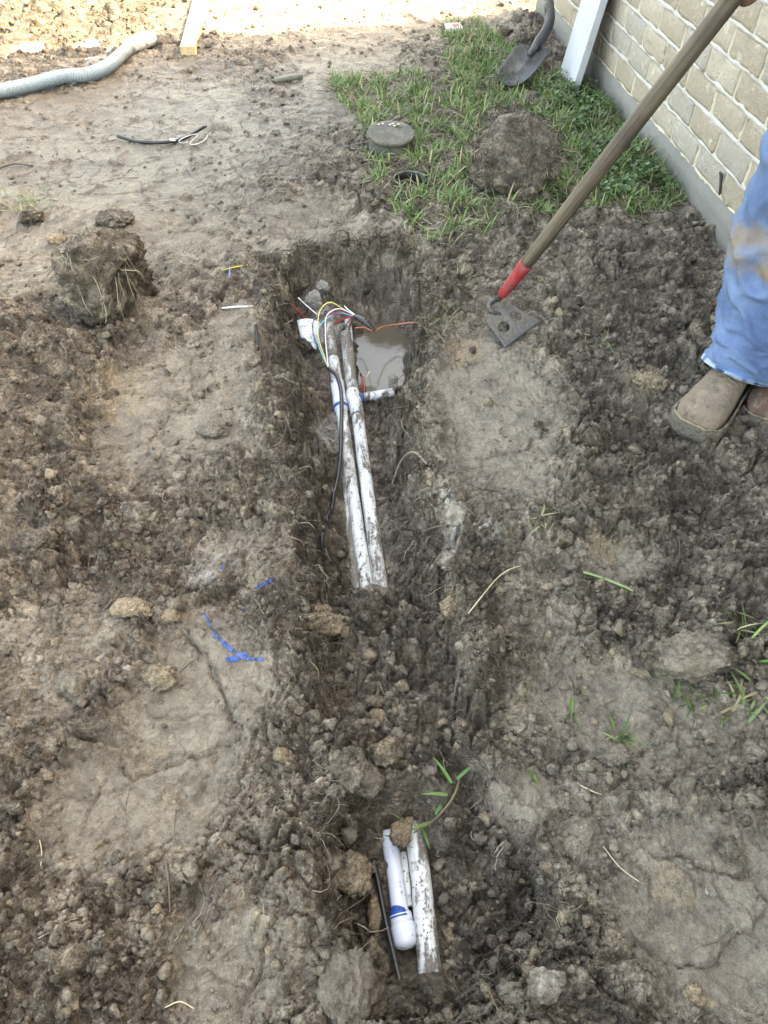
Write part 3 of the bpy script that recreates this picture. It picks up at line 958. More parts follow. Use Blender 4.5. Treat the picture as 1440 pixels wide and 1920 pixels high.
# round-leaved creeping weeds in the grass near the foundation
W = Pl([(1010, 120), (1050, 160), (1130, 190), (1225, 300), (1265, 375), (1130, 400), (1090, 330), (1060, 250), (1000, 180)])
N = 7000
x = rng.uniform(W[:, 0].min(), W[:, 0].max(), N); y = rng.uniform(W[:, 1].min(), W[:, 1].max(), N)
k = (poly_sd(x.astype(F), y.astype(F), W) + 0.05 * fbm(x, y, 8, 3, 621) < 0) & (fbm(x, y, 7, 3, 622) > -0.02) & (x < 1.215 - 0.1065 * y)
x, y = x[k], y[k]; n = len(x)
r = rng.uniform(0.004, 0.010, n)
c = np.stack([x, y, gz(x, y) + rng.uniform(0.008, 0.045, n)], 1)
nrm = rng.normal(0, 0.35, (n, 3)); nrm[:, 2] = 1; nrm /= np.linalg.norm(nrm, axis=1)[:, None]
a = np.cross(nrm, rng.normal(size=(n, 3))); a /= np.linalg.norm(a, axis=1)[:, None]; b = np.cross(nrm, a)
ang = np.arange(9) * 2 * math.pi / 9
rr = np.array([0.75, 1, .9, 1, .85, 1, .9, 1, .8])
Vw = np.concatenate([(c - nrm * (r * .18)[:, None])[:, None], c[:, None] + (a[:, None] * np.cos(ang)[None, :, None] + b[:, None] * np.sin(ang)[None, :, None]) * (r[:, None] * rr[None])[..., None]], 1)
Fw = np.array([(0, 1 + q, 1 + (q + 1) % 9) for q in range(9)])
Fw = (Fw[None] + (np.arange(n) * 10)[:, None, None]).reshape(-1, 3)
o = link('creeping_weeds', mesh_np('creeping_weeds', Vw.reshape(-1, 3), Fw, True, None, np.repeat(tints(n, [(0.075, 0.135, 0.045), (0.11, 0.18, 0.07), (0.055, 0.10, 0.04)]), 10, 0)), LEAF)
tag(o, 'round-leaved creeping weeds along the concrete foundation', 'weeds', None, 'stuff')

# single tufts standing in the mud
def tuft(px, py, n, lo, hi, spread, label, lean=0.6, cols=GREENS, wid=(0.003, 0.007), az=None):
    dry = cols is not GREENS and len(cols) != 2
    c = on_ground(px, py)
    x = c[0] + rng.normal(0, spread, n); y = c[1] + rng.normal(0, spread, n)
    b = np.stack([x, y, gz(x, y) - 0.003], 1)
    a = rng.random(n) * 6.283 if az is None else rng.normal(az, 0.7, n)
    V, Fq, T = blades(b, a, rng.uniform(lo, hi, n), rng.uniform(wid[0], wid[1], n), np.abs(rng.normal(lean, 0.3, n)), tints(n, cols), rng.uniform(0.1, 1.2, n))
    o = solo('grass_tuft', (V, Fq), LEAF, label, 'grass tuft', 'grass tufts standing alone in the mud', True, None, T, c)
    if dry or n > 11:
        o['kind'] = 'stuff'
PALEG = GREENS + [(0.30, 0.27, 0.15), (0.25, 0.24, 0.12)]
tuft(1168, 1385, 13, 0.03, 0.062, 0.008, 'small bright green tuft with one tall upright blade, right of the lower trench', 0.7)
tuft(1290, 1310, 16, 0.02, 0.055, 0.018, 'low green tuft at the foot of the big crumbly clod', 0.9)
tuft(1350, 1330, 12, 0.03, 0.06, 0.025, 'sprawling green tuft right of the big crumbly clod', 1.1)
tuft(1410, 1290, 26, 0.03, 0.07, 0.026, 'thick green tuft at the right edge below the crumbly clod', 1.0)
tuft(1385, 1195, 26, 0.03, 0.075, 0.02, 'half-dried tuft above the big crumbly clod at the right edge', 0.8, PALEG, (0.0015, 0.004))
tuft(1065, 1305, 7, 0.03, 0.065, 0.012, 'few flat-lying green blades left of the single upright tuft', 1.3)
tuft(1000, 1452, 6, 0.012, 0.022, 0.003, 'tiny three-leaf seedling near the lower trench edge', 0.9, GREENS[:2], (0.006, 0.009))
tuft(48, 385, 70, 0.03, 0.09, 0.045, 'pale tuft of half-dead grass at the left edge behind the rooty clod', 0.9, PALEG, (0.002, 0.005))
tuft(1015, 975, 16, 0.02, 0.045, 0.012, 'faint little tuft in the smooth mud right of the trench', 1.0, PALEG, (0.0015, 0.004))
tuft(1125, 640, 30, 0.02, 0.05, 0.022, 'dull little tuft right of the hoe blade', 1.0, PALEG, (0.0015, 0.004))
tuft(838, 610, 30, 0.03, 0.08, 0.025, 'dry wispy tuft on the pit rim left of the hoe blade', 0.9, PALEG, (0.001, 0.003))
tuft(870, 525, 14, 0.03, 0.06, 0.02, 'thin green tuft beside the small tan clods near the hoe', 0.6, PALEG, (0.002, 0.005))
tuft(300, 500, 60, 0.02, 0.06, 0.05, 'flattened dry stems right of the rooty clod', 1.2, ROOTC, (0.001, 0.003))
tuft(460, 155, 60, 0.02, 0.06, 0.03, 'dry brown tuft in the upper yard near the shadow line', 0.9, ROOTC, (0.001, 0.003))
tuft(405, 355, 50, 0.02, 0.05, 0.04, 'matted dead grass tuft below the black tubing offcut', 1.1, ROOTC, (0.001, 0.003))
tuft(545, 215, 40, 0.02, 0.05, 0.04, 'matted brown tuft below the short grey pipe stub', 1.1, ROOTC, (0.001, 0.003))
tuft(800, 455, 40, 0.03, 0.08, 0.035, 'mixed green and straw tuft on the far rim of the pit', 0.9, PALEG, (0.002, 0.005))
tuft(1100, 30 + 25, 1, 0.01, 0.02, 0.001, 'lone blade by the shovel', 0.4) if False else None
# ------------------------------------------------------------------ the brick house on the right
WD = np.array([-0.1059, 0.9944, 0.0]); WN = np.array([-0.9944, -0.1059, 0.0]); UZ = np.array([0, 0, 1.0])
CORNER = np.array([1.237 - 0.1065 * 4.40, 4.40, 0.0])
def wallp(s, z, n):
    """Wall coordinates: s metres towards the camera from the far corner, z up, n out of the face."""
    return CORNER - WD * s + UZ * z + WN * n
FT = 0.108                      # top of the concrete
CRS, BL = 0.0790, 0.203
NC, NBR = 13, 21
WALL_H = 3.35

def brick_material():
    m, nt, b = new_mat('cream_brick')
    n = NB(nt)
    r = n.rnd()
    geo = n.co()
    base = n.mix(n.ramp(r, 0.2, 0.8), (0.375, 0.315, 0.245), (0.50, 0.445, 0.37))
    base = n.mix(n.ramp(r, 0.74, 0.80, 0, 0.7), base, (0.33, 0.30, 0.265))
    wn_ = n.nt.nodes.new('ShaderNodeVectorMath'); wn_.operation = 'ADD'
    nt.links.new(geo, wn_.inputs[0])
    cmb = nt.nodes.new('ShaderNodeCombineXYZ')
    nt.links.new(n.math('MULTIPLY', r, 37.0), cmb.inputs[0]); nt.links.new(n.math('MULTIPLY', r, 91.0), cmb.inputs[2])
    nt.links.new(cmb.outputs[0], wn_.inputs[1])
    v = wn_.outputs[0]
    c = n.mix(n.ramp(n.noise(16, 6, 0.65, 0.3, v), 0.50, 0.72, 0, 0.55), base, (0.36, 0.31, 0.24))
    c = n.mix(n.ramp(n.noise(26, 6, 0.7, 0.2, v), 0.55, 0.70, 0, 0.7), c, (0.62, 0.585, 0.50))
    c = n.mix(n.ramp(n.noise(9, 4, 0.6, 0.0, v), 0.62, 0.76, 0, 0.55), c, (0.20, 0.185, 0.17))
    c = n.mix(n.ramp(n.noise(180, 3, 0.6, 0, v), 0.60, 0.72, 0, 0.45), c, (0.22, 0.19, 0.15))
    nt.links.new(c, b.inputs['Base Color'])
    b.inputs['Roughness'].default_value = 0.9
    h = n.math('ADD', n.noise(45, 6, 0.7, 0.2, v), n.math('MULTIPLY', n.noise(160, 4, 0.7, 0, v), 0.4))
    nt.links.new(n.bump(h, 0.014), b.inputs['Normal'])
    return m
BRICK = brick_material()

def mortar_material():
    m, nt, b = new_mat('mortar')
    n = NB(nt)
    r = n.sep(n.attr('mask').outputs['Color'])[0]
    c = n.mix(n.noise(30, 6, 0.65), (0.36, 0.345, 0.32), (0.52, 0.505, 0.48))
    c = n.mix(n.ramp(n.noise(60, 5, 0.7), 0.56, 0.72, 0, 0.6), c, (0.38, 0.35, 0.31))
    c = n.mix(r, c, (0.50, 0.44, 0.34))
    nt.links.new(c, b.inputs['Base Color']); b.inputs['Roughness'].default_value = 0.92
    nt.links.new(n.bump(n.noise(120, 5, 0.7), 0.004), b.inputs['Normal'])
    return m

def concrete_material():
    m, nt, b = new_mat('concrete')
    n = NB(nt)
    c = n.mix(n.noise(10, 7, 0.65), (0.135, 0.132, 0.12), (0.22, 0.215, 0.195))
    c = n.mix(n.ramp(n.noise(4, 5, 0.6), 0.5, 0.75, 0, 0.5), c, (0.13, 0.125, 0.11))
    sx = nt.nodes.new('ShaderNodeSeparateXYZ'); nt.links.new(n.co(), sx.inputs[0])
    splash = n.ramp(n.math('ADD', sx.outputs[2], n.math('MULTIPLY', n.noise(18, 5), 0.06)), 0.075, 0.03)
    c = n.mix(n.math('MULTIPLY', splash, 0.8), c, (0.12, 0.10, 0.08))
    c = n.mix(n.ramp(n.noise(150, 3, 0.6), 0.64, 0.74, 0, 0.4), c, (0.32, 0.305, 0.28))
    nt.links.new(c, b.inputs['Base Color']); b.inputs['Roughness'].default_value = 0.9
    nt.links.new(n.bump(n.noise(70, 6, 0.7), 0.004), b.inputs['Normal'])
    return m

house = thing('brick_house', 'house of cream tumbled brick with white mortar on a concrete foundation', 'house', CORNER)
# foundation: a slightly uneven cast face with a rough top lip
ns, nz = 220, 9
S = np.linspace(0, 4.4, ns); Z = np.linspace(-0.25, FT, nz)
SS, ZZ = np.meshgrid(S, Z)
off = 0.004 * fbm(SS, ZZ, 3, 3, 701) + 0.0025 * fbm(SS, ZZ, 30, 3, 702)
top = (ZZ == Z[-1]) * 0.006 * fbm(SS, ZZ, 14, 3, 703)
V = CORNER + (-WD)[None, None] * SS[..., None] + UZ[None, None] * (ZZ + top)[..., None] + WN[None, None] * off[..., None]
V = V.reshape(-1, 3)
Vb = CORNER + (-WD)[None] * S[:, None] + UZ * FT - WN * 0.12
ii_ = np.arange(ns * nz).reshape(nz, ns)
Fq = [(ii_[j, i], ii_[j + 1, i], ii_[j + 1, i + 1], ii_[j, i + 1]) for j in range(nz - 1) for i in range(ns - 1)]
o_ = len(V)
Fq += [(ii_[nz - 1, i], o_ + i, o_ + i + 1, ii_[nz - 1, i + 1]) for i in range(ns - 1)]
part('foundation', (np.vstack([V, Vb]), Fq), concrete_material(), house)
part('foundation', box(CORNER + (-WD) * 7.4 - WN * 0.1 + UZ * -0.08, WD * 3.0, WN * 0.098, UZ * 0.188), concrete_material(), house, False)
# mortar: one sheet, proud and slumped along the bed joints, shallow at the head joints
sm_, zm_ = np.arange(0, NBR * BL + 0.001, 0.0105), np.arange(FT - 0.004, FT + NC * CRS + 0.001, 0.0046)
SS, ZZ = np.meshgrid(sm_, zm_)
zr = ZZ - FT + 0.0075 * fbm(SS, ZZ, 5, 4, 711) + 0.005 * fbm(SS, ZZ, 16, 3, 716)
crs = np.floor((zr + CRS / 2) / CRS)
db = np.abs(zr - crs * CRS)
row = np.floor(zr / CRS)
sr = SS + np.where(row % 2 == 0, 0.0, BL / 2) + 0.004 * fbm(SS, ZZ, 20, 2, 712)
dh = np.abs(((sr + BL / 2) % BL) - BL / 2)
wid = np.where(crs < 0.5, 0.0035, 0.0068) + 0.0060 * fbm(SS, ZZ, 9, 5, 713, 0.6)
bed = 1 - sstep(wid - 0.003, wid + 0.004, db)
head = 1 - sstep(0.004, 0.010, dh + 0.003 * fbm(SS, ZZ, 40, 2, 714))
offm = -0.012 + bed * (0.0125 + 0.006 * fbm(SS, ZZ, 18, 5, 715, 0.6)) + (1 - bed) * head * 0.0125
V = (CORNER + (-WD)[None, None] * SS[..., None] + UZ[None, None] * ZZ[..., None] + WN[None, None] * offm[..., None]).reshape(-1, 3)
nzz, nss = SS.shape
ii_ = np.arange(nzz * nss, dtype=np.int32).reshape(nzz, nss)
Fq = np.stack([ii_[:-1, :-1].ravel(), ii_[1:, :-1].ravel(), ii_[1:, 1:].ravel(), ii_[:-1, 1:].ravel()], 1)
mk_ = np.zeros((nzz * nss, 4)); mk_[:, 0] = np.where(crs < 0.5, 1.0, (1 - bed) * 0.9).ravel()
part('mortar', (V, Fq), mortar_material(), house, True, mk_)
# bricks, one by one: rough tumbled faces, a handful of shared shapes
random.seed(3)
def brick_mesh(seed, L):
    r = np.random.default_rng(seed)
    a = np.array([-1, -.93, -.5, 0, .5, .93, 1]) * L / 2; bz = np.array([-1, -.75, 0, .75, 1]) * (CRS - 0.010) / 2
    V, na, nb = [], len(a), len(bz)
    for j, zz in enumerate(bz):
        for i, s in enumerate(a):
            eg = (i in (0, na - 1)) or (j in (0, nb - 1))
            V.append(WD * (s + (r.normal(0, .0012) if eg else 0)) + UZ * (zz + (r.normal(0, .0013) if eg else 0)) + WN * ((-0.0025 if eg else 0) + r.normal(0, 0.0016)))
    Fq = [(j * na + i, j * na + i + 1, (j + 1) * na + i + 1, (j + 1) * na + i) for j in range(nb - 1) for i in range(na - 1)]
    loop = [i for i in range(na)] + [j * na + na - 1 for j in range(1, nb)] + [(nb - 1) * na + i for i in range(na - 2, -1, -1)] + [j * na for j in range(nb - 2, 0, -1)]
    o = len(V)
    for q in loop:
        V.append(V[q] * 1.0 - WN * 0.03)
    nl = len(loop)
    Fq += [(loop[k], o + k, o + (k + 1) % nl, loop[(k + 1) % nl]) for k in range(nl)]
    me = bpy.data.meshes.new('brick')
    me.from_pydata([tuple(p) for p in V], [], Fq)
    me.polygons.foreach_set('use_smooth', np.ones(len(me.polygons), bool))
    me.materials.append(BRICK)
    return me
FULL = [brick_mesh(80 + k, BL - 0.011) for k in range(7)]
HALF = [brick_mesh(90 + k, BL / 2 - 0.011) for k in range(2)]
for c_ in range(NC):
    z = FT + CRS * (c_ + 0.5)
    for b_ in range(NBR + 1):
        if c_ % 2 == 0:
            if b_ == NBR:
                continue
            s, me = BL * (b_ + 0.5), random.choice(FULL)
        else:
            s, me = BL * b_, random.choice(FULL)
            if b_ == 0:
                s, me = BL * 0.25, random.choice(HALF)
            if b_ == NBR:
                s, me = BL * (NBR - 0.25), random.choice(HALF)
        if c_ > 3 and s > 3.9:
            pass
        o = bpy.data.objects.new('brick', me)
        col.objects.link(o)
        o.parent = house
        q = wallp(s + random.uniform(-.0015, .0015), z + random.uniform(-.0012, .0012), random.uniform(-0.0015, 0.0025)) - CORNER
        o.location = tuple(q)
        o.rotation_euler = (random.uniform(-.008, .008), random.uniform(-.004, .004), random.uniform(-.006, .006))
# plain wall above and beyond, roof
m, nt, b = new_mat('distant_brick')
n = NB(nt)
bt = nt.nodes.new('ShaderNodeTexBrick')
bt.inputs['Color1'].default_value = (0.34, 0.29, 0.225, 1); bt.inputs['Color2'].default_value = (0.42, 0.37, 0.30, 1); bt.inputs['Mortar'].default_value = (0.42, 0.40, 0.37, 1)
bt.inputs['Scale'].default_value = 1.0; bt.inputs['Brick Width'].default_value = BL; bt.inputs['Row Height'].default_value = CRS; bt.inputs['Mortar Size'].default_value = 0.008
sx = nt.nodes.new('ShaderNodeSeparateXYZ'); nt.links.new(n.co(), sx.inputs[0])
cb = nt.nodes.new('ShaderNodeCombineXYZ')
nt.links.new(n.math('SUBTRACT', sx.outputs[1], n.math('MULTIPLY', sx.outputs[0], 0.99)), cb.inputs[0]); nt.links.new(sx.outputs[2], cb.inputs[1])
nt.links.new(cb.outputs[0], bt.inputs['Vector']); nt.links.new(bt.outputs['Color'], b.inputs['Base Color'])
b.inputs['Roughness'].default_value = 0.9
DBR = m
zt = FT + NC * CRS
def slab(s0, s1, z0, z1, n0, n1):
    return box(wallp((s0 + s1) / 2, (z0 + z1) / 2, (n0 + n1) / 2), WD * (s1 - s0) / 2, UZ * (z1 - z0) / 2, WN * (n1 - n0) / 2)
part('wall', join(slab(0.0, NBR * BL, zt + 0.001, WALL_H, -0.20, -0.002), slab(NBR * BL + 0.002, 10.4, FT + 0.001, WALL_H, -0.20, -0.002),
                  slab(0.0, NBR * BL, FT + 0.001, zt, -0.20, -0.024), slab(0.003, 0.203, -0.2, WALL_H - 0.001, -6.5, -0.203), slab(10.2, 10.4, -0.2, WALL_H - 0.002, -6.5, -0.203)), DBR, house, False)
SHING = plain_material('shingle', (0.09, 0.08, 0.075), 0.9, bump=0.01)
def roofp(s, n, z):
    return wallp(s, z, n)
V = [roofp(0.0, 0.0, WALL_H + 0.002), roofp(10.4, 0.0, WALL_H + 0.002), roofp(10.4, -3.35, WALL_H + 1.5), roofp(0.0, -3.35, WALL_H + 1.5), roofp(0.0, -6.6, WALL_H), roofp(10.4, -6.6, WALL_H)]
V += [p + UZ * 0.12 for p in V]
part('roof', (np.array(V), [(0, 1, 2, 3), (3, 2, 5, 4), (6, 9, 8, 7), (9, 10, 11, 8), (0, 6, 7, 1), (4, 5, 11, 10), (0, 3, 9, 6), (3, 4, 10, 9), (1, 7, 8, 2), (2, 8, 11, 5), (0, 4, 3), (1, 2, 5)]), SHING, house, False)
# weep slot: an open head joint with a dark wick sticking out
q = 0
for zc in (0, 1):
    pass
DARKPL = plain_material('dark_wick', (0.05, 0.045, 0.04), 0.8)
best = None
for k in range(NBR):
    s = BL * k
    pw = wallp(s, FT + 0.035, 0.006)
    dpt = (pw - np.array([0, 0, CAM_H]))
    zc_ = dpt @ np.array([0, CP, -SP]); xx = 720 + FPX * dpt[0] / zc_
    if best is None or abs(xx - 1352) < abs(best[1] - 1352):
        best = (s, xx)
s = best[0]
part('weep_wick', sweep(smooth_path([wallp(s, FT + 0.004, -0.004), wallp(s + 0.002, FT + 0.035, 0.006), wallp(s - 0.006, FT + 0.062, 0.010), wallp(s - 0.012, FT + 0.072, 0.016)], 5), [0.004] * 8 + [0.005] * 5 + [0.003] * 3, 6), DARKPL, house)

# ------------------------------------------------------------------ rods along their own axis (wood grain runs with them)
def rod(name, p0, p1, prof, mat, parent, sides=16, squash=1.0):
    """Lathe along p0->p1; prof = [(t 0..1, radius)]."""
    p0, p1 = np.asarray(p0, float), np.asarray(p1, float)
    L = np.linalg.norm(p1 - p0)
    V, Fc = sweep([(0, 0, t * L) for t, _ in prof], [r for _, r in prof], sides)
    me = bpy.data.meshes.new(name)
    me.from_pydata([tuple(q) for q in V], [], Fc)
    me.polygons.foreach_set('use_smooth', np.ones(len(me.polygons), bool))
    o = link(name, me, mat, parent)
    org = ORIGIN[parent.name] if parent else np.zeros(3)
    o.location = tuple(p0 - org)
    o.rotation_mode = 'QUATERNION'
    o.rotation_quaternion = Vector(p1 - p0).to_track_quat('Z', 'Y')
    ORIGIN[o.name] = org
    return o

DSTEEL = plain_material('dark_steel', (0.022, 0.023, 0.026), 0.5, 0.40, (0.06, 0.05, 0.04), 26, 0.5, colvar=0.3)
STEEL = plain_material('muddy_steel', (0.080, 0.081, 0.085), 0.5, 0.55, (0.12, 0.102, 0.082), 26, 0.5, colvar=0.3)
WOODD = wood_material('worn_handle', (0.035, 0.028, 0.024), (0.075, 0.06, 0.047), (1, 1, 0.05), 90)
WOODL = wood_material('hoe_handle', (0.045, 0.036, 0.029), (0.125, 0.094, 0.062), (1, 1, 0.045), 110)
RED = plain_material('red_paint', (0.30, 0.022, 0.030), 0.5, 0.36, (0.20, 0.12, 0.10), 45)

# mortar hoe held by the person
hb = P(942, 552, 0.075); ht = np.array([0.62, 1.567, 0.758])
hd = (ht - hb) / np.linalg.norm(ht - hb)
blade_c = [P(909, 598, 0.050), P(950, 567, 0.052), P(1014, 602, 0.022), P(948, 652, 0.014)]
hoe = thing('mortar_hoe', 'long-handled mortar hoe with red ferrule and two-hole blade, held over the mud', 'hoe', blade_c[3])
HOE_L = 1.32
rod('handle', hb + hd * 0.095, hb + hd * HOE_L, [(0, .0150), (.03, .0168), (.25, .0180), (.6, .0182), (.97, .0172), (.99, .0165), (1, .010)], WOODL, hoe, 20)
rod('ferrule', hb - hd * 0.004, hb + hd * 0.112, [(0, .0105), (.05, .0125), (.9, .0182), (.97, .0184), (1, .0176)], RED, hoe, 20)
mid = (blade_c[0] + blade_c[1]) / 2
bn = np.cross(blade_c[1] - blade_c[0], blade_c[3] - blade_c[0]); bn /= np.linalg.norm(bn)
if bn[2] < 0:
    bn = -bn
part('gooseneck', sweep(smooth_path([hb + hd * 0.02, hb - hd * 0.012, P(926, 563, 0.066), P(917, 573, 0.062), P(922, 584, 0.058), mid + (blade_c[3] - blade_c[0]) * 0.18 + bn * 0.003], 6), np.linspace(0.0085, 0.0065, 31), 10), DSTEEL, hoe)
# blade: curved plate with two round holes, built as a grid with the holes left open
def plate(c, nu, nv, holes, thick, bow, corner=0.12):
    """Plate on four corners c (left, top, right, bottom): u along left->top, v towards the cutting edge."""
    pu, qv = c[1] - c[0], c[3] - c[0]
    L, Wd = np.linalg.norm(pu), np.linalg.norm(qv)
    nr = np.cross(pu, qv); nr /= np.linalg.norm(nr)
    if nr[2] < 0:
        nr = -nr
    def at(u, v):
        a = c[0] * (1 - u) + c[1] * u; b = c[3] * (1 - u) + c[2] * u
        sh = 0.10 * (abs(u - .5) * 2) ** 3 * (1 - v) ** 4        # shoulders fall away near the neck
        v2 = v + sh * (1 - v)
        return a * (1 - v2) + b * v2 + nr * bow * (1 - (2 * u - 1) ** 2 * 0.8) * (1 - v * 0.6)
    G = {}
    V, Fc = [], []
    for j in range(nv + 1):
        for i in range(nu + 1):
            u, v = i / nu, j / nv
            for (hu, hv, hr) in holes:                             # snap nodes to the hole outline
                du, dv = (u - hu) * L, (v - hv) * Wd
                dd = math.hypot(du, dv)
                if abs(dd - hr) < 0.62 * max(L / nu, Wd / nv) and dd > 1e-6:
                    u, v = hu + du / dd * hr / L, hv + dv / dd * hr / Wd
            G[i, j] = (u, v)
            V.append(at(u, v))
    nV = len(V)
    V += [p - nr * thick for p in V]
    idx = lambda i, j: j * (nu + 1) + i
    from collections import Counter
    used = []
    for j in range(nv):
        for i in range(nu):
            q = [G[i, j], G[i + 1, j], G[i + 1, j + 1], G[i, j + 1]]
            cu, cv = sum(t[0] for t in q) / 4, sum(t[1] for t in q) / 4
            if any(math.hypot((cu - hu) * L, (cv - hv) * Wd) < hr for hu, hv, hr in holes):
                continue
            used.append((idx(i, j), idx(i + 1, j), idx(i + 1, j + 1), idx(i, j + 1)))
    cnt = Counter()
    for f in used:
        for k in range(4):
            cnt[frozenset((f[k], f[(k + 1) % 4]))] += 1
        Fc.append(f); Fc.append(tuple(nV + t for t in f[::-1]))
    for f in used:
        for k in range(4):
            a, b = f[k], f[(k + 1) % 4]
            if cnt[frozenset((a, b))] == 1:
                Fc.append((b, a, nV + a, nV + b))
    return np.array(V), Fc
part('blade', plate(blade_c, 30, 24, [(0.27, 0.52, 0.0145), (0.73, 0.47, 0.0145)], 0.0035, 0.008), STEEL, hoe)

# shovel leaning on the far corner of the house
tip = P(955, 168, 0.012); neck = P(1006, 90, 0.115)
fd = (neck - tip); BLn = np.linalg.norm(fd); fd /= BLn
sd_ = np.cross(fd, UZ); sd_ /= np.linalg.norm(sd_); upn = np.cross(sd_, fd)
top_ = np.array([CORNER[0] - 0.045, CORNER[1] - 0.02, 0.60])
shovel = thing('shovel', 'muddy dark shovel with wooden handle leaning on the far corner of the house', 'shovel', tip)
nu, nv = 14, 16
V = []
for j in range(nv + 1):
    v = j / nv
    hw = 0.078 * (0.90 + 0.10 * math.sin(v * math.pi * 0.9)) if v < 0.86 else 0.078 * (0.9 + 0.045) * (1 - ((v - 0.86) / 0.14) ** 2 * 0.75)
    for i in range(nu + 1):
        u = i / nu * 2 - 1
        cyl = 0.030 * u * u * (1 - 0.35 * v) - 0.016 * math.exp(-(u / 0.16) ** 2) * sstep(0.15, 0.8, v) * -1.0
        tipc = 0.014 * u * u if v < 0.2 else 0
        V.append(tip + fd * (v * BLn + tipc * (1 - v / 0.2) * (v < 0.2)) + sd_ * u * hw + upn * (cyl + 0.02 * (1 - v) ** 2))
V = np.array(V); nV = len(V)
Fc = [(j * (nu + 1) + i, j * (nu + 1) + i + 1, (j + 1) * (nu + 1) + i + 1, (j + 1) * (nu + 1) + i) for j in range(nv) for i in range(nu)]
rimq = [i for i in range(nu + 1)] + [j * (nu + 1) + nu for j in range(1, nv + 1)] + [nv * (nu + 1) + i for i in range(nu - 1, -1, -1)] + [j * (nu + 1) for j in range(nv - 1, 0, -1)]
Fb_ = [tuple(nV + t for t in f[::-1]) for f in Fc] + [(rimq[(k + 1) % len(rimq)], rimq[k], nV + rimq[k], nV + rimq[(k + 1) % len(rimq)]) for k in range(len(rimq))]
part('blade', (np.vstack([V, V - upn * 0.0025]), Fc + Fb_), DSTEEL, shovel)
hs = neck + fd * 0.10 + UZ * 0.025
part('socket', sweep(smooth_path([neck - fd * 0.06 + upn * 0.016, neck + upn * 0.012, hs, hs + (top_ - hs) * 0.12], 5), np.concatenate([np.linspace(0.011, 0.019, 6), np.full(10, 0.0205)]), 12), DSTEEL, shovel)
rod('handle', hs + (top_ - hs) * 0.05, hs + (top_ - hs) * 1.25, [(0, .0185), (.5, .0185), (.97, .018), (1, .012)], WOODD, shovel)

# pale board leaning on the wall
def painted_board():
    m, nt, b = new_mat('weathered_white_paint')
    n = NB(nt)
    c = n.mix(n.noise(20, 6, 0.6, 0.2, n.mapping((1, 1, 0.3))), (0.32, 0.335, 0.365), (0.46, 0.48, 0.515))
    c = n.mix(n.ramp(n.noise(70, 6, 0.7, 0.3, n.mapping((1, 1, 0.25))), 0.56, 0.66, 0, 0.8), c, (0.30, 0.29, 0.27))
    c = n.mix(n.ramp(n.noise(12, 6, 0.7, 0.6, n.mapping((1.4, 1.4, 0.3))), 0.62, 0.70, 0, 0.9), c, (0.20, 0.185, 0.165))
    nt.links.new(c, b.inputs['Base Color']); b.inputs['Roughness'].default_value = 0.75
    nt.links.new(n.bump(n.noise(70, 6, 0.7, 0.2, n.mapping((1, 1, 0.25))), 0.003), b.inputs['Normal'])
    return m
a0, a1 = P(1047, 142, 0.0), P(1068, 184, 0.0)
bot = (a0 + a1) / 2
ed = (a1 - a0); ew = np.linalg.norm(ed); ed /= ew
leanv = np.array([0.125, 0.0, 0.80]); leanv /= np.linalg.norm(leanv)
leanv = leanv - ed * (leanv @ ed); leanv /= np.linalg.norm(leanv)
tn = np.cross(ed, leanv)
if tn[0] < 0:
    tn = -tn
BLEN = 0.82
c_ = bot + leanv * (BLEN / 2 - 0.03) + tn * 0.014
vfb = box(c_, ed * ew / 2, leanv * BLEN / 2, tn * 0.014)
plank = solo('leaning_board', vfb, painted_board(), 'weathered white-painted board leaning against the brick wall', 'board', None, False, org=bot)
bv = plank.modifiers.new('bevel', 'BEVEL'); bv.width = 0.002; bv.segments = 2

# timber lying in the sun
t0, t1 = P(353, 99, 0.02), P(380, -8, 0.02)
td = t1 - t0; td[2] = 0; td /= np.linalg.norm(td); tsd = np.cross(td, UZ)
cen = t0 + td * 1.1 + UZ * 0.006
tb = solo('timber_stud', box(cen, td * 1.1, tsd * 0.033, UZ * 0.020), wood_material('new_timber', (0.50, 0.36, 0.19), (0.62, 0.48, 0.28), (1, 0.06, 1), 40, 0.6), 'yellow timber stud lying on the sunlit ground at the top', 'timber', None, False, org=np.array([cen[0], cen[1], cen[2] - 0.02]))
bv = tb.modifiers.new('bevel', 'BEVEL'); bv.width = 0.003; bv.segments = 2

# corrugated hose
hp = [P(q[0], q[1], 0.02) for q in ((-330, 250), (-200, 222), (-90, 200), (0, 180), (60, 166), (120, 153), (165, 147), (200, 133), (226, 112), (246, 93))]
hz_ = np.array([float(gz(p[0], p[1])) for p in hp]); hz_ = 0.35 * hz_ + 0.65 * hz_.mean() + 0.026
hp = [np.array([p[0], p[1], z]) for p, z in zip(hp, hz_)]
path = smooth_path(hp, 12)
ln = np.concatenate([[0], np.cumsum(np.linalg.norm(np.diff(path, axis=0), axis=1))])
m_ = int(ln[-1] / 0.0022)
tt = np.linspace(0, ln[-1], m_)
path = np.stack([np.interp(tt, ln, path[:, k]) for k in range(3)], 1)
hose = thing('corrugated_hose', 'grey corrugated drain hose with pale cuff, lying across the upper left', 'hose', path[len(path) // 2] - UZ * 0.024)
part('corrugated_tube', sweep(path, 0.0255 + 0.0022 * np.sin(tt / 0.0095 * 2 * math.pi), 18), plain_material('hose_grey', (0.24, 0.30, 0.33), 0.5, 0.24, (0.20, 0.17, 0.125), 14), hose)
he = path[-1]; hdv = P(276, 76, 0.035) - he; hdv /= np.linalg.norm(hdv)
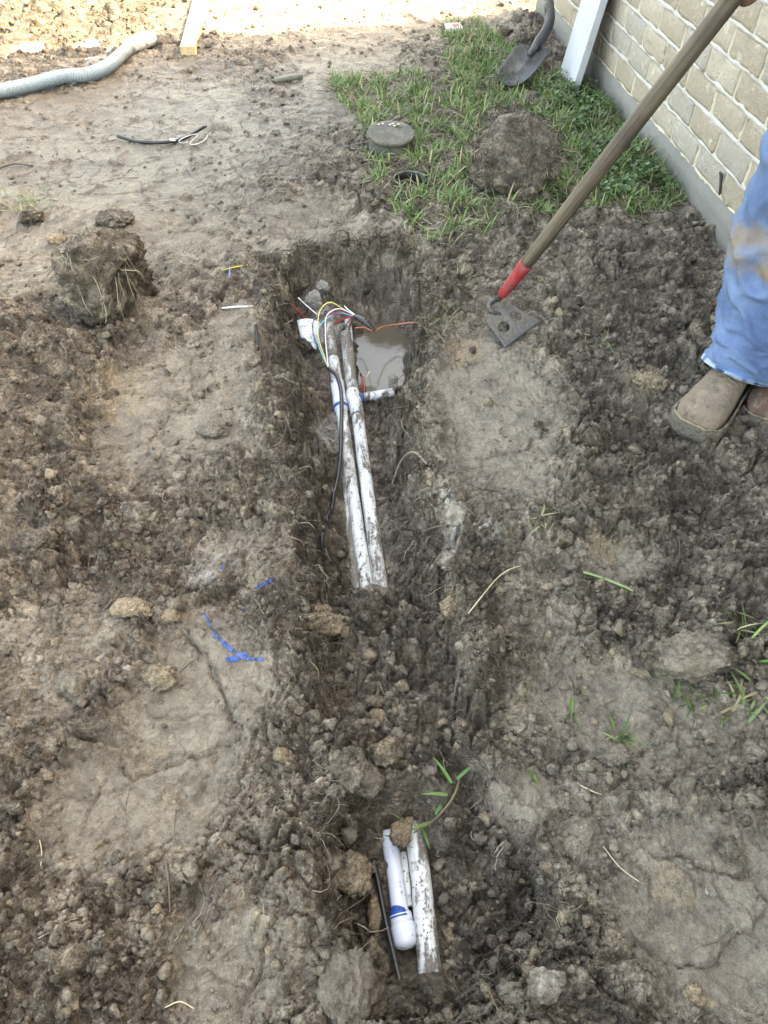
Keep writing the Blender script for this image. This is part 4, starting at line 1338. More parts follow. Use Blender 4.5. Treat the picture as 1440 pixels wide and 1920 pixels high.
part('cuff', sweep([he - hdv * 0.02, he + hdv * 0.0, he + hdv * 0.01, he + hdv * 0.13, he + hdv * 0.135, he + hdv * 0.133, he + hdv * 0.02], [0.0265, 0.029, 0.0295, 0.0295, 0.0285, 0.024, 0.0235], 18), plain_material('cuff_plastic', (0.60, 0.60, 0.57), 0.4, 0.25), hose)

# round valve box with lid
vb = on_ground(733, 270, -0.010)
GREENP = plain_material('valve_box_plastic', (0.030, 0.036, 0.028), 0.6, 0.40)
vbox = thing('valve_box', 'round irrigation valve box standing in the grass with a muddy lid', 'valve box', vb)
part('box_body', sweep([vb - UZ * 0.06, vb + UZ * 0.0, vb + UZ * 0.035], [0.088, 0.082, 0.078], 32), GREENP, vbox)
LC = vb + UZ * 0.040
tilt = np.array([0.03, -0.10, 1.0]); tilt /= np.linalg.norm(tilt)
lx = np.cross(np.array([0, 1.0, 0]), tilt); lx /= np.linalg.norm(lx); ly = np.cross(tilt, lx)
V, Fc = [], []
NA, rr_ = 64, [0.0, 0.012, 0.024, 0.034, 0.044, 0.054, 0.062, 0.070, 0.078, 0.083, 0.085, 0.085, 0.083]
zz_ = [0.012, .012, .012, .012, .012, .012, .0122, .0122, .012, .011, .009, .001, 0.0]
for r_, z_ in zip(rr_, zz_):
    for k in range(NA):
        t = k * 2 * math.pi / NA
        V.append(LC + lx * r_ * math.cos(t) + ly * r_ * math.sin(t) + tilt * z_)
def slot(ring, k):
    t = (k + .5) * 360 / NA
    return ring in (3, 4) and 38 < t < 66
Fc = [(i * NA + k, (i + 1) * NA + k, (i + 1) * NA + (k + 1) % NA, i * NA + (k + 1) % NA) for i in range(1, len(rr_) - 1) for k in range(NA) if not slot(i, k)]
Fc += [(NA + k, NA + (k + 1) % NA, 0) for k in range(NA)]
lid = part('lid', (np.array(V), Fc), plain_material('valve_lid', (0.07, 0.07, 0.056), 0.75, 0.5, (0.12, 0.105, 0.08), 30), vbox)
LITE = plain_material('worn_plastic', (0.45, 0.46, 0.42), 0.5)
for (u_, v_) in ((-0.045, .050), (-0.03, .056), (-0.004, .050), (0.006, .058), (0.012, .044), (0.026, .056)):
    part('raised_mark', box(LC + lx * u_ + ly * v_ + tilt * 0.0125, lx * 0.004, ly * 0.0028, tilt * 0.0012), LITE, lid, False)
# open, lidless valve box sunk in the grass
op = np.array([HOLE[0], HOLE[1], float(gz(HOLE[0] + 0.075, HOLE[1])) - 0.002])
obox = thing('open_valve_box', 'open lidless valve box sunk in the grass, its inside black', 'valve box', op - UZ * 0.13)
ang = np.linspace(0, 2 * math.pi, 41)
BLK = plain_material('black_plastic', (0.012, 0.013, 0.012), 0.5, 0.12)
prof = [(0.050, -0.14), (0.051, 0.0), (0.053, 0.008), (0.057, 0.008), (0.058, 0.0), (0.056, -0.14)]
V = [op + np.array([r_ * math.cos(t), r_ * math.sin(t), z_]) for t in ang[:-1] for r_, z_ in prof]
Fc = [(i * 6 + k, ((i + 1) % 40) * 6 + k, ((i + 1) % 40) * 6 + k + 1, i * 6 + k + 1) for i in range(40) for k in range(5)]
part('box_wall', (np.array(V), Fc), BLK, obox)
part('rim_ring', sweep([op + np.array([0.055 * math.cos(t), 0.055 * math.sin(t), 0.010]) for t in np.linspace(0.3, 4.2, 24)], 0.004, 8), plain_material('rim_green', (0.13, 0.15, 0.11), 0.6, 0.35), obox)
part('root', sweep(smooth_path([op + [-.05, -.03, .0], op + [-.01, -.01, .012], op + [.03, -.035, .004]], 6), 0.0013, 5), STRAW, obox, True, None, np.tile([0.25, 0.2, 0.14, 1], (13 * 5, 1)))
part('root', sweep(smooth_path([op + [-.045, .02, .0], op + [0, -.01, -.006], op + [.02, -.048, .004]], 6), 0.0012, 5), STRAW, obox, True, None, np.tile([0.22, 0.18, 0.12, 1], (13 * 5, 1)))
# ------------------------------------------------------------------ pipes
PVC = plain_material('pvc_white', (0.58, 0.60, 0.59), 0.35, 0.46, (0.110, 0.090, 0.070), 24, 0.4, colvar=0.04, stretch=(1.6, 0.4, 1.6))
PVCM = plain_material('pvc_muddy', (0.50, 0.50, 0.47), 0.4, 0.66, (0.14, 0.122, 0.10), 30, 0.4, colvar=0.06, stretch=(1.6, 0.4, 1.6))
PVCC = plain_material('pvc_clean', (0.56, 0.60, 0.66), 0.30, 0.20, (0.10, 0.085, 0.07), 26, 0.45, colvar=0.04)
BLUE = plain_material('blue_primer', (0.010, 0.065, 0.30), 0.4, 0.42, dscale=40)
BLACKC = plain_material('black_cable', (0.010, 0.010, 0.012), 0.32, 0.10, (0.10, 0.085, 0.07), 30, 0.5)

def tube_path(pts, n=10):
    return smooth_path(pts, n)
def lerp(a, b, t):
    return a * (1 - t) + b * t

pa = thing('pvc_pipe', 'mud-spattered white pipe with a long coupling, left of the pair in the upper trench', 'pipe', PIPE_A[2], 'white irrigation pipes in the trench')
part('pipe', sweep(tube_path(PIPE_A), 0.0150, 18), PVC, pa)
part('mud_coated_end', sweep([PIPE_A[0], lerp(PIPE_A[0], PIPE_A[1], .8)], 0.0156, 18), PVCM, pa)
d = PIPE_A[2] - PIPE_A[1]; c0 = lerp(PIPE_A[1], PIPE_A[2], 0.35); c1 = PIPE_A[2]
cp_ = part('coupling', sweep([c0, c0 + d * .02, c0 + d * .30, c0 + d * .31, c0 + d * .36, c0 + d * .37, c1 - d * .02, c1], [.0155, .0185, .0185, .0176, .0176, .0188, .0188, .0155], 20), PVCC, pa)
part('primer_band', sweep([c1 - d * 0.09, c1 - d * 0.02], [0.01925, 0.01925], 20), BLUE, cp_)
# drawn-out muddy companion lying a little lower
pd_ = thing('pvc_pipe', 'half-buried white pipe under the left edge of the pair', 'pipe', PIPE_D[1], 'white irrigation pipes in the trench')
part('pipe', sweep(tube_path(PIPE_D), 0.0125, 16), PVCM, pd_)

pb = thing('pvc_pipe', 'mud-coated white pipe standing in the puddle with a tee to the right', 'pipe', PIPE_B[1], 'white irrigation pipes in the trench')
part('pipe', sweep([PIPE_B[0], PIPE_B[1]], 0.0165, 18), PVCM, pb)
part('pipe_end', sweep([P(652, 600, ZP), P(656, 640, ZP + .002)], 0.0100, 14), PVC, pb)
tee = P(664, 748, ZP + 0.004)
tp = part('tee', sweep([PIPE_B[1] - (PIPE_B[1] - PIPE_B[0]) * .06, PIPE_B[1], tee, tee + (PIPE_C[0] - tee) * .9], [.0172, .0192, .0192, .0172], 18), PVC, pb)
br1 = P(728, 737, ZP + 0.012)
part('branch_pipe', sweep([tee, br1, br1 + (br1 - tee) * .18], 0.0115, 14), PVC, pb)
part('primer_patch', sweep([tee + (br1 - tee) * .14, tee + (br1 - tee) * .29], 0.0130, 16), BLUE, tp)
rz = P(737, 728, ZP + 0.005)
part('riser', sweep([rz + UZ * -.03, rz + UZ * .036, rz + UZ * .038, rz + UZ * .03, rz + UZ * 0.0], [.0125, .0125, .0118, .0095, .0092], 16), PVCM, pb)

pc = thing('pvc_pipe', 'white pipe with mud streaks, right of the pair in the upper trench', 'pipe', PIPE_C[1], 'white irrigation pipes in the trench')
part('pipe', sweep(tube_path(PIPE_C), 0.0158, 18), PVC, pc)

pe = thing('pvc_pipe', 'clean white pipe closed with a round cap, in the lower hole', 'pipe', PIPE_E[2], 'white irrigation pipes in the trench')
part('pipe', sweep(tube_path(PIPE_E), 0.0133, 20), PVCC, pe)
k0 = PIPE_E[2]; kd = P(765, 1785, ZL - 0.004) - k0; kl = np.linalg.norm(kd); kd /= kl
s0 = [0, .004, .018, .019, .023, .05, .056, .061, .065, .0665]
r0 = [.0150, .0172, .0176, .0168, .0186, .0188, .0178, .0150, .009, .0]
sc_ = kl / 0.0665
cap = part('cap', sweep([k0 + kd * (q - 0.004) * sc_ for q in s0], [max(q, 0.0008) for q in r0], 28), PVCC, pe)
a_ = np.linspace(-0.9, 1.0, 14)
sd1 = np.cross(kd, UZ); sd1 /= np.linalg.norm(sd1); up1 = np.cross(sd1, kd)
V, Fc = [], []
for i, t in enumerate(a_):
    dirv = sd1 * math.sin(t + .35) + up1 * math.cos(t + .35)
    w0 = 0.001 + 0.006 * math.sin((i / 13) * math.pi * 0.8)
    V += [k0 - kd * (0.0055 + w0) + dirv * 0.01375, k0 - kd * 0.002 + dirv * 0.0165]
    V += [k0 + kd * 0.004 + dirv * 0.01775]
Fc = [(3 * i + k, 3 * i + 3 + k, 3 * i + 4 + k, 3 * i + 1 + k) for i in range(13) for k in (0, 1)]
part('primer_smear', (np.array(V), Fc), BLUE, cap)
pf = thing('pvc_pipe', 'mud-streaked white pipe right of the capped one in the lower hole', 'pipe', PIPE_F[1], 'white irrigation pipes in the trench')
part('pipe', sweep(tube_path(PIPE_F), 0.0168, 20), plain_material('pvc_streaked', (0.60, 0.61, 0.59), 0.4, 0.52, (0.125, 0.108, 0.088), 30, 0.4, colvar=0.05, stretch=(1.6, 0.4, 1.6)), pf)
pg = thing('pvc_pipe', 'thin white pipe wedged between the capped pipe and the streaked pipe', 'pipe', P(765, 1670, ZL - .008), 'white irrigation pipes in the trench')
part('pipe', sweep([P(757, 1600, ZL - .006), P(768, 1700, ZL - .008)], 0.0095, 14), PVC, pg)
bc = [P(q[0], q[1], ZL + .006) for q in ((700, 1610), (711, 1665), (724, 1730), (738, 1790), (752, 1850), (756, 1880))]
solo('black_tubing', sweep(tube_path(bc), 0.0046, 12), BLACKC, 'stiff black tubing beside the capped pipe in the lower hole', 'tubing')

def PW(x, y, z):
    return P(x, y, z + 0.02)
# ------------------------------------------------------------------ cable, its wires and the taped splice
def wmat(n, c):
    return plain_material('wire_' + n, c, 0.4, 0.06)
WY, WW, WB, WR, WG, WO = wmat('yellow', (0.66, 0.58, 0.20)), wmat('white', (0.72, 0.70, 0.70)), wmat('blue', (0.18, 0.45, 0.55)), wmat('red', (0.42, 0.03, 0.05)), wmat('dark', (0.06, 0.06, 0.09)), wmat('orange', (0.68, 0.20, 0.11))
CABLE = [(616, 690, -.108), (632, 706, -.112), (640, 740, -.115), (640, 800, -.116), (637, 870, -.118), (625, 940, -.130), (612, 1010, -.138), (606, 1070, -.138), (611, 1128, -.125), (618, 1165, -.10)]
cb_ = [PW(*q) for q in CABLE]
cable = thing('control_cable', 'black control cable with yellow, white, blue and red wires ending in a taped splice', 'cable', cb_[4])
shp = tube_path(cb_)
shp[25:, 2] = np.maximum(shp[25:, 2], gz(shp[25:, 0], shp[25:, 1]) + 0.004)
part('sheath', sweep(shp, 0.0052, 12), BLACKC, cable)
e0 = cb_[0]
TAPE0, TAPE1 = PW(664, 592, -.055), PW(703, 620, -.075)
def wire(nm, pts, mat, r=0.0015):
    return part('wire', sweep(smooth_path([np.asarray(p) for p in pts], 8), r, 7), mat, cable)
wire('y', [e0, PW(608, 668, -.095), PW(597, 632, -.070), PW(597, 594, -.035), PW(606, 574, -.015), PW(621, 567, -.010), PW(640, 577, -.030), TAPE0], WY)
wire('w', [e0, PW(613, 665, -.095), PW(610, 625, -.065), PW(612, 594, -.035), PW(626, 581, -.022), PW(642, 580, -.030), TAPE0 + [.001, 0, .002]], WW)
wire('b', [e0, PW(602, 660, -.095), PW(595, 632, -.080), PW(601, 610, -.055), PW(613, 597, -.040), PW(635, 586, -.040), TAPE0 + [-.001, 0, -.002]], WB, 0.0017)
wire('d', [e0, PW(596, 650, -.098), PW(588, 628, -.088), PW(587, 604, -.072), PW(601, 592, -.05), PW(622, 588, -.045), TAPE0 + [.001, .001, -.003]], WG, 0.0013)
wire('p', [PW(612, 596, -.040), PW(626, 588, -.036), PW(648, 584, -.042), TAPE0 + [0, .001, -.001]], WR, 0.0012)
wire('w2', [PW(646, 574, -.05), PW(652, 580, -.045), TAPE0 + [.002, 0, .003]], WW, 0.0016)
for i, (x0, y0) in enumerate(((626, 608), (630, 604), (641, 600), (647, 612), (654, 617), (657, 612))):
    wire('r', [PW(x0, y0, -.135 if i > 2 else -.12), PW((x0 + 664) / 2, (y0 + 592) / 2 - 2, -.082), TAPE0 + [.001 * (i - 3), .001, -.003]], WR, 0.0014)
wire('o', [TAPE1, PW(720, 612, -.105), PW(745, 608, -.120), PW(770, 605, -.110), PW(796, 606, -.080)], WO, 0.0016)
wire('o2', [TAPE1 - [.01, 0, 0], PW(682, 614, -.115), PW(666, 615, -.125)], WO, 0.0014)
wire('wl', [PW(559, 558, -.055), PW(575, 573, -.075), PW(595, 590, -.085)], WW, 0.0015)
wire('rl', [PW(546, 569, -.055), PW(562, 585, -.080), PW(577, 599, -.100)], WR, 0.0014)
# tape: lumpy spindle
tn_ = 22
tpts = [lerp(TAPE0, TAPE1, i / (tn_ - 1)) + UZ * 0.006 * math.sin(i / (tn_ - 1) * math.pi) for i in range(tn_)]
trad = [0.0045 + 0.0050 * math.sin(min(1, (i / (tn_ - 1)) * 1.15) * math.pi) ** 0.7 + 0.0011 * math.sin(i * 2.1) for i in range(tn_)]
part('tape_wrap', sweep(tpts, np.clip(trad, 0.002, 1), 12, True, 0.75), plain_material('black_tape', (0.008, 0.008, 0.010), 0.22, 0.05, spec=0.6), cable)
# red wires poking out of the water at the tee, and the pale one beside them
rw = thing('wire_bundle', 'red wires and one yellow wire poking out of the puddle by the tee', 'wires', PW(678, 735, -.17))
for i, (x0, y0, x1, y1) in enumerate(((676, 740, 678, 706), (679, 741, 680, 704), (681, 740, 683, 705), (684, 740, 685, 722), (687, 738, 684, 725))):
    part('wire', sweep(smooth_path([PW(x0, y0, -.155), PW((x0 + x1) / 2, (y0 + y1) / 2, -.13), PW(x1, y1, -.10)], 5), 0.0010, 7), WR, rw)
part('wire', sweep(smooth_path([PW(683, 738, -.155), PW(684, 720, -.13), PW(688, 706, -.105), PW(693, 697, -.095)], 6), 0.0014, 7), wmat('straw', (0.55, 0.42, 0.25)), rw)

# broken piece of large white fitting with stamped letters
fr = [PW(557, 601, -.085), PW(601, 605, -.090), PW(592, 658, -.112), PW(572, 636, -.105), PW(564, 633, -.100)]
frag = thing('pipe_fragment', 'broken pale fragment of a large fitting stamped with letters, left of the pipes', 'fragment', fr[3])
nf = np.cross(fr[1] - fr[0], fr[2] - fr[0]); nf /= np.linalg.norm(nf)
if nf[2] < 0:
    nf = -nf
V, Fc = [], []
NU = 12
outl = [(0, 0), (1, 0)]
def fpt(u, v):                        # curved shell: u across, v down
    a = fr[0] * (1 - u) + fr[1] * u
    b = fr[4] * (1 - u) + fr[2] * u if v > 0 else a
    return a * (1 - v) + b * v + nf * 0.012 * (1 - (2 * u - 1) ** 2)
vmax = lambda u: 0.97 + 0.03 * math.sin(u * 17)
vrow = lambda u, y: (y - 601 - 4 * u) / (32 + 21 * u)
for j in range(9):
    for i in range(NU + 1):
        u = i / NU
        V.append(fpt(u, j / 8 * float(vmax(u))))
nV = len(V)
V = V + [p - nf * 0.004 for p in V]
W_ = NU + 1
Fc = [(j * W_ + i, j * W_ + i + 1, (j + 1) * W_ + i + 1, (j + 1) * W_ + i) for j in range(8) for i in range(NU)]
rq = list(range(W_)) + [j * W_ + NU for j in range(1, 9)] + [8 * W_ + i for i in range(NU - 1, -1, -1)] + [j * W_ for j in range(7, 0, -1)]
Fc += [tuple(nV + t for t in f[::-1]) for f in Fc] + [(rq[(k + 1) % len(rq)], rq[k], nV + rq[k], nV + rq[(k + 1) % len(rq)]) for k in range(len(rq))]
shell = part('shell', (np.array(V), Fc), PVCC, frag)
INK = plain_material('grey_print', (0.16, 0.19, 0.22), 0.5)
cu = bpy.data.curves.new('stamp', 'FONT'); cu.body = '-RE'; cu.size = 1.0; cu.resolution_u = 2
tmp = bpy.data.objects.new('stamp', cu); col.objects.link(tmp)
bpy.context.view_layer.update()
tm = bpy.data.meshes.new_from_object(tmp.evaluated_get(bpy.context.evaluated_depsgraph_get()))
bpy.data.objects.remove(tmp)
tv = np.array([q.co[:] for q in tm.vertices]); tf = [tuple(q.vertices) for q in tm.polygons]
tw = tv[:, 0].max()
tvw = np.array([fpt(0.44 + 0.50 * p[0] / tw, vrow(0.44 + 0.50 * p[0] / tw, 643 - 8.5 * p[1] / 0.72)) + nf * 0.0008 for p in tv])
part('stamped_letters', (tvw, tf), INK, shell, False)
for yy in (632.0, 645.0):
    q = [fpt(u, vrow(u, yy)) + nf * 0.0007 for u in np.linspace(0.46, 0.98, 8)] + [fpt(u, vrow(u, yy + 1.1)) + nf * 0.0007 for u in np.linspace(0.46, 0.98, 8)]
    part('stamped_line', (np.array(q), [(i, i + 1, i + 9, i + 8) for i in range(7)]), INK, shell, False)

# ------------------------------------------------------------------ small litter
def strip(name, pts, r, mat, label, cat, sides=8, n=8, squash=1.0):
    q = [on_ground(p[0], p[1], p[2] if len(p) > 2 else 0.002) for p in pts]
    return solo(name, sweep(smooth_path(q, n), r, sides, True, squash), mat, label, cat)
tub = thing('tubing_offcut', 'curved black tubing offcut tied with white string, on the upper left mud', 'tubing', on_ground(300, 270))
q = [on_ground(*p) for p in ((222, 261, .012), (245, 267, .010), (275, 271, .008), (310, 271, .008), (345, 265, .010), (388, 247, .022))]
part('tube', sweep(smooth_path(q, 8), 0.0062, 10), BLACKC, tub)
lp = []
for i in range(60):
    t = i / 59
    c = on_ground(318 + 62 * t, 271 - 4 * t, 0.012)
    lp.append(c + np.array([0.020 * math.sin(t * 21), 0.028 * math.cos(t * 17 + 1), 0.010 * math.sin(t * 13) + 0.002]))
part('string', sweep(lp, 0.0013, 5), plain_material('white_string', (0.66, 0.66, 0.64), 0.8), tub)
strip('pipe_stub', [(517, 156, .010), (543, 153, .012), (567, 149, .014)], 0.0125, plain_material('grey_pipe', (0.16, 0.165, 0.13), 0.6, 0.45), 'short grey pipe stub lying on the upper yard mud', 'pipe stub', 12)
strip('wire_clipping', [(432, 491, .004), (431, 508, .003), (430, 525, .003)], 0.0017, wmat('clip_blue', (0.08, 0.22, 0.60)), 'short straight blue wire clipping crossing the yellow one', 'wire clipping', 6)
strip('wire_clipping', [(420, 509, .005), (440, 505, .007), (465, 499, .004)], 0.0015, wmat('clip_yellow', (0.62, 0.48, 0.06)), 'thin yellow wire clipping crossing the blue one', 'wire clipping', 6)
strip('plastic_strip', [(416, 580, .004), (445, 578, .005), (474, 577, .004)], 0.0042, plain_material('clear_strip', (0.55, 0.57, 0.60), 0.3, 0.25), 'pale plastic strip lying beside the trench edge', 'strip', 6, 8, 0.35)
strip('cable_stub', [(479, 612, .005), (482, 632, .010), (484, 658, .003)], 0.0038, BLACKC, 'short black cable stub sticking out of the left trench edge', 'cable stub', 8)
strip('wire_clipping', [(518, 813, .003), (527, 808, .004)], 0.0012, wmat('clip_green', (0.05, 0.30, 0.14)), 'tiny green wire clipping on the trench floor', 'wire clipping', 5)
strip('wire_clipping', [(577, 727, .003), (584, 738, .003)], 0.0013, WR, 'tiny red wire clipping on the pale clay left of the coupling', 'wire clipping', 5)
STALK = plain_material('dry_stalk', (0.46, 0.38, 0.25), 0.8, colvar=0.3)
strip('straw_stalk', [(878, 1152, .004), (905, 1122, .012), (930, 1095, .018), (952, 1078, .016), (977, 1064, .006)], 0.0011, STALK, 'long pale straw arching over the dark soil right of the trench', 'straw', 6)
strip('straw_stalk', [(1088, 1474, .003), (1110, 1486, .005), (1130, 1492, .003)], 0.0010, STALK, 'short pale straw on the mud below the tiny seedling', 'straw', 6)
strip('straw_stalk', [(1130, 1588, .003), (1160, 1628, .006), (1198, 1655, .003)], 0.0008, STALK, 'thin straw lying left of the dark round clod', 'straw', 5)
strip('broken_reed', [(1092, 1077, .008), (1120, 1088, .012), (1150, 1098, .010), (1187, 1110, .004)], 0.0030, plain_material('green_stem', (0.16, 0.22, 0.09), 0.6, colvar=0.5), 'broken green and white reed of grass lying on the dark soil', 'reed', 6, 8, 0.5)
TWIG = plain_material('wet_twig', (0.11, 0.085, 0.065), 0.8, 0.0, bump=0.004)
strip('twig', [(306, 1595, .004), (313, 1625, .006), (318, 1660, .006), (320, 1715, .003)], np.linspace(0.0024, 0.0014, 25), TWIG, 'straight dark twig on the mud at the lower left', 'twig', 7)
strip('twig', [(75, 1575, .002), (80, 1600, .004), (78, 1625, .003)], 0.0009, STALK, 'short pale rootlet near the left edge, lower mud', 'rootlet', 5)
strip('twig', [(0, 318, .006), (30, 312, .010), (62, 313, .004)], 0.0042, TWIG, 'thin twig at the left edge of the upper yard', 'twig', 6)
strip('twig', [(735, 920, .02), (752, 890, .04), (775, 878, .03), (800, 876, .01)], 0.0030, plain_material('root_brown', (0.20, 0.155, 0.11), 0.8), 'bent brown root reaching over the right trench edge', 'root', 7)
strip('twig', [(790, 1010, .02), (815, 1000, .02), (838, 990, .006)], 0.0024, TWIG, 'dark root in the right trench wall beside the pale clay', 'root', 6)
strip('rootlet', [(310, 1890, .003), (340, 1880, .008), (365, 1892, .003)], 0.0009, STALK, 'curled pale rootlet at the bottom left', 'rootlet', 5)
# wrapper
wc = on_ground(850, 58)
bx = box(wc + UZ * 0.012, np.array([.038, .006, 0]), np.array([-.004, .022, .004]), np.array([0, .003, .011]))
wr = thing('wrapper', 'small crumpled white and red wrapper at the far edge of the grass', 'wrapper', wc)
part('paper', bx, plain_material('white_paper', (0.75, 0.73, 0.72), 0.6), wr, False)
part('red_print', box(wc + UZ * 0.0242 + np.array([.010, .004, 0]), np.array([.014, .002, 0]), np.array([-.002, .012, .002]), np.array([0, 0, .001])), plain_material('red_print', (0.60, 0.10, 0.08), 0.5), wr, False)

# blue marking paint on the mud
PAINT = plain_material('marking_paint', (0.010, 0.070, 0.26), 0.6, 0.34, dscale=60)
_nt = PAINT.node_tree; _n = NB(_nt)
_tr = _nt.nodes.new('ShaderNodeBsdfTransparent'); _mx = _nt.nodes.new('ShaderNodeMixShader')
_nt.links.new(_n.ramp(_n.math('ADD', _n.noise(170, 4, 0.6), _n.math('MULTIPLY', _n.noise(50, 3), 0.6)), 0.84, 1.04), _mx.inputs[0])
_nt.links.new(_nt.nodes['Principled BSDF'].outputs[0], _mx.inputs[1]); _nt.links.new(_tr.outputs[0], _mx.inputs[2])
_nt.links.new(_mx.outputs[0], _nt.nodes['Material Output'].inputs[0])
def paint(pts, wid, label, seed):
    q = smooth_path([np.append(P(p[0], p[1])[:2], 0) for p in pts], 14)
    r = np.random.default_rng(seed)
    t = np.gradient(q, axis=0); t /= np.linalg.norm(t, axis=1)[:, None]
    nn = np.stack([-t[:, 1], t[:, 0], np.zeros(len(q))], 1)
    w = np.interp(np.linspace(0, 1, len(q)), np.linspace(0, 1, len(wid)), wid) * r.uniform(0.75, 1.25, len(q))
    V = []
    for s in np.linspace(-1, 1, 7):
        pp = q + nn * (w * s / 2)[:, None]
        pp[:, 2] = gz(pp[:, 0], pp[:, 1]) + 0.0016
        V.append(pp)
    n = len(q)
    V = np.vstack(V)
    Fc = [(s * n + i, s * n + i + 1, (s + 1) * n + i + 1, (s + 1) * n + i) for s in range(6) for i in range(n - 1)]
    solo('paint_mark', (V, Fc), PAINT, label, 'paint mark', 'blue marking paint on the mud')
paint([(385, 1158), (398, 1182), (415, 1205), (435, 1222), (456, 1235), (480, 1243), (500, 1250)], [.002, .004, .006, .008, .008, .010, .006, .003], 'long curved stroke of blue marking paint left of the trench', 1)
paint([(425, 1243), (435, 1240), (448, 1242)], [.006, .014, .008], 'blue paint blot under the curved blue stroke', 2)
paint([(457, 1228), (461, 1232), (465, 1234)], [.006, .010, .006], 'small blue paint blot on the curved blue stroke', 7)
paint([(481, 1116), (492, 1111), (505, 1108), (520, 1103)], [.003, .006, .005, .002], 'short blue paint dash at the upper spade cut', 3)
paint([(418, 1074), (421, 1076), (424, 1076)], [.004, .007, .004], 'blue paint dot above the spade cuts', 4)
paint([(453, 1145), (456, 1146), (459, 1148)], [.004, .006, .003], 'blue paint dot between the dash and the stroke', 5)
paint([(402, 1201), (405, 1203), (408, 1204)], [.003, .005, .003], 'blue paint dot beside the middle of the curved stroke', 6)

# ------------------------------------------------------------------ clods one can point at
SINK = {44: .12, 45: .12, 46: .15, 48: .15, 49: .18, 41: .15, 42: .15, 43: .15, 47: .15, 52: .15, 57: .15, 58: .15, 63: .15}
def clod(px, py, w, d, h, seed, label, mk=(0.35, 0, 0, 0.1), base=ICO4, flats=6, sink=0.22, name='soil_clod', cat='clod', rough=0.10, ret=False, rot=None, layers=None, foot=0.0):
    r = np.random.default_rng(seed)
    v, f = base
    v = v.copy()
    for _ in range(flats):
        n = r.normal(size=3); n /= np.linalg.norm(n)
        dd = r.uniform(0.55, 0.82)
        t = v @ n
        v = np.where((t > dd)[:, None], v - np.outer((t - dd) * 0.9, n), v)
    if foot:
        v[:, :2] *= (1 + foot * np.clip(0.25 - v[:, 2], 0, 1))[:, None]
    o = r.uniform(0, 90, 3)
    k = np.array([0.9 * mnoise.noise(Vector(p * 1.4 + o)) + 0.55 * mnoise.noise(Vector(p * 3.3 + o)) + 0.34 * mnoise.noise(Vector(p * 7.5 + o)) + 0.24 * mnoise.noise(Vector(p * 17 + o)) + 0.15 * mnoise.noise(Vector(p * 37 + o)) for p in v])
    kb = np.array([abs(mnoise.noise(Vector(p * 4.5 + o))) + 0.55 * abs(mnoise.noise(Vector(p * 10 + o))) + 0.3 * abs(mnoise.noise(Vector(p * 22 + o))) for p in v])
    v = v * (1 + rough * 1.9 * k + rough * 1.9 * (kb - 0.35))[:, None]
    if layers:
        v[:, 2] += layers
    v = v * np.array([w / 2, d / 2, h / 2])
    a = r.uniform(0, 6.28) if rot is None else rot
    c, s = math.cos(a), math.sin(a)
    if rot is not None or abs(w - d) < 0.3 * w:
        v = np.stack([v[:, 0] * c - v[:, 1] * s, v[:, 0] * s + v[:, 1] * c, v[:, 2]], 1)
    g = on_ground(px, py)
    zmin = v[:, 2].min()
    org = g.copy()
    gm = max(g[2], float(np.mean([gz(g[0] + i * w * .3, g[1] + d * .1 + j * d * .3) for i, j in ((0, 0), (1, 0), (-1, 0), (0, 1), (0, -1))])))
    v = v + g + np.array([0, d * 0.12, gm - g[2] - zmin - sink * h])
    tn = np.clip(0.5 + 1.2 * np.array([mnoise.noise(Vector(p * 18)) for p in v]), 0, 1)
    M = np.tile(np.array(mk, float), (len(v), 1))
    M[:, 1] = M[:, 1] * (0.95 + 0.6 * tn)
    M[:, 0] = np.clip(M[:, 0] + 0.5 * (tn - 0.5), 0, 1)
    if ret:
        return v, f, M, org
    return solo(name, (v, f), SOIL, label, cat, None, True, M, None, org)

# the two big ones have roots and clinging turf as parts
def fib_part(parent, st, dr, L, R, cols, w, wob=.35, droop=.1, nm='roots', hug=None):
    V, Fq, T = fibres(st, dr, L, R, tints(len(st), cols, w), wob, 8, droop, hug)
    part(nm, (V, Fq), STRAW, parent, True, None, T)['kind'] = 'stuff'
def surf_pick(v, n, cond):
    idx = np.where(cond)[0]
    return v[rng.choice(idx, n)]

v, f, M, org = clod(205, 562, 0.245, 0.21, 0.235, 12, '', (0.12, 0.05, 0.0, 0.3), ICO5, 6, 0.30, rough=0.10, foot=0.4, ret=True, rot=0.35)
cl = thing('soil_clod', 'big dug-out clod trailing pale roots, on the left of the trench', 'clod', org)
part('clay_body', (v, f), SOIL, cl, True, M)
cen = v.mean(0)
n = 90
st = surf_pick(v, n, (v[:, 2] > cen[2] + 0.035) & (v[:, 0] > cen[0] - 0.03))
fib_part(cl, st, (st - cen) * [1, 1, 0.4] + rng.normal(0, .05, (n, 3)), rng.uniform(.02, .07, n), rng.uniform(.0007, .0015, n), ROOTC, [.35, .3, .25, .1], .45, .05, 'root_mat')
n = 13
st = surf_pick(v, n, (v[:, 2] > cen[2] + 0.0) & (v[:, 1] < cen[1] - 0.02) & (v[:, 0] > cen[0] - .06))
fib_part(cl, st + [0, -.003, 0], np.tile([0.03, -0.25, -1.0], (n, 1)), rng.uniform(.05, .14, n), rng.uniform(.0009, .0017, n), [(0.36, 0.31, 0.24), (0.24, 0.2, 0.15)], [.6, .4], .16, .05)
n = 60
st = surf_pick(v, n, (v[:, 2] > cen[2] + 0.02) & (v[:, 0] < cen[0] - 0.04))
fib_part(cl, st, (st - cen) + rng.normal(0, .05, (n, 3)), rng.uniform(.02, .06, n), rng.uniform(.0008, .0016, n), ROOTC, [.2, .3, .3, .2], .4, .08, 'dead_grass')

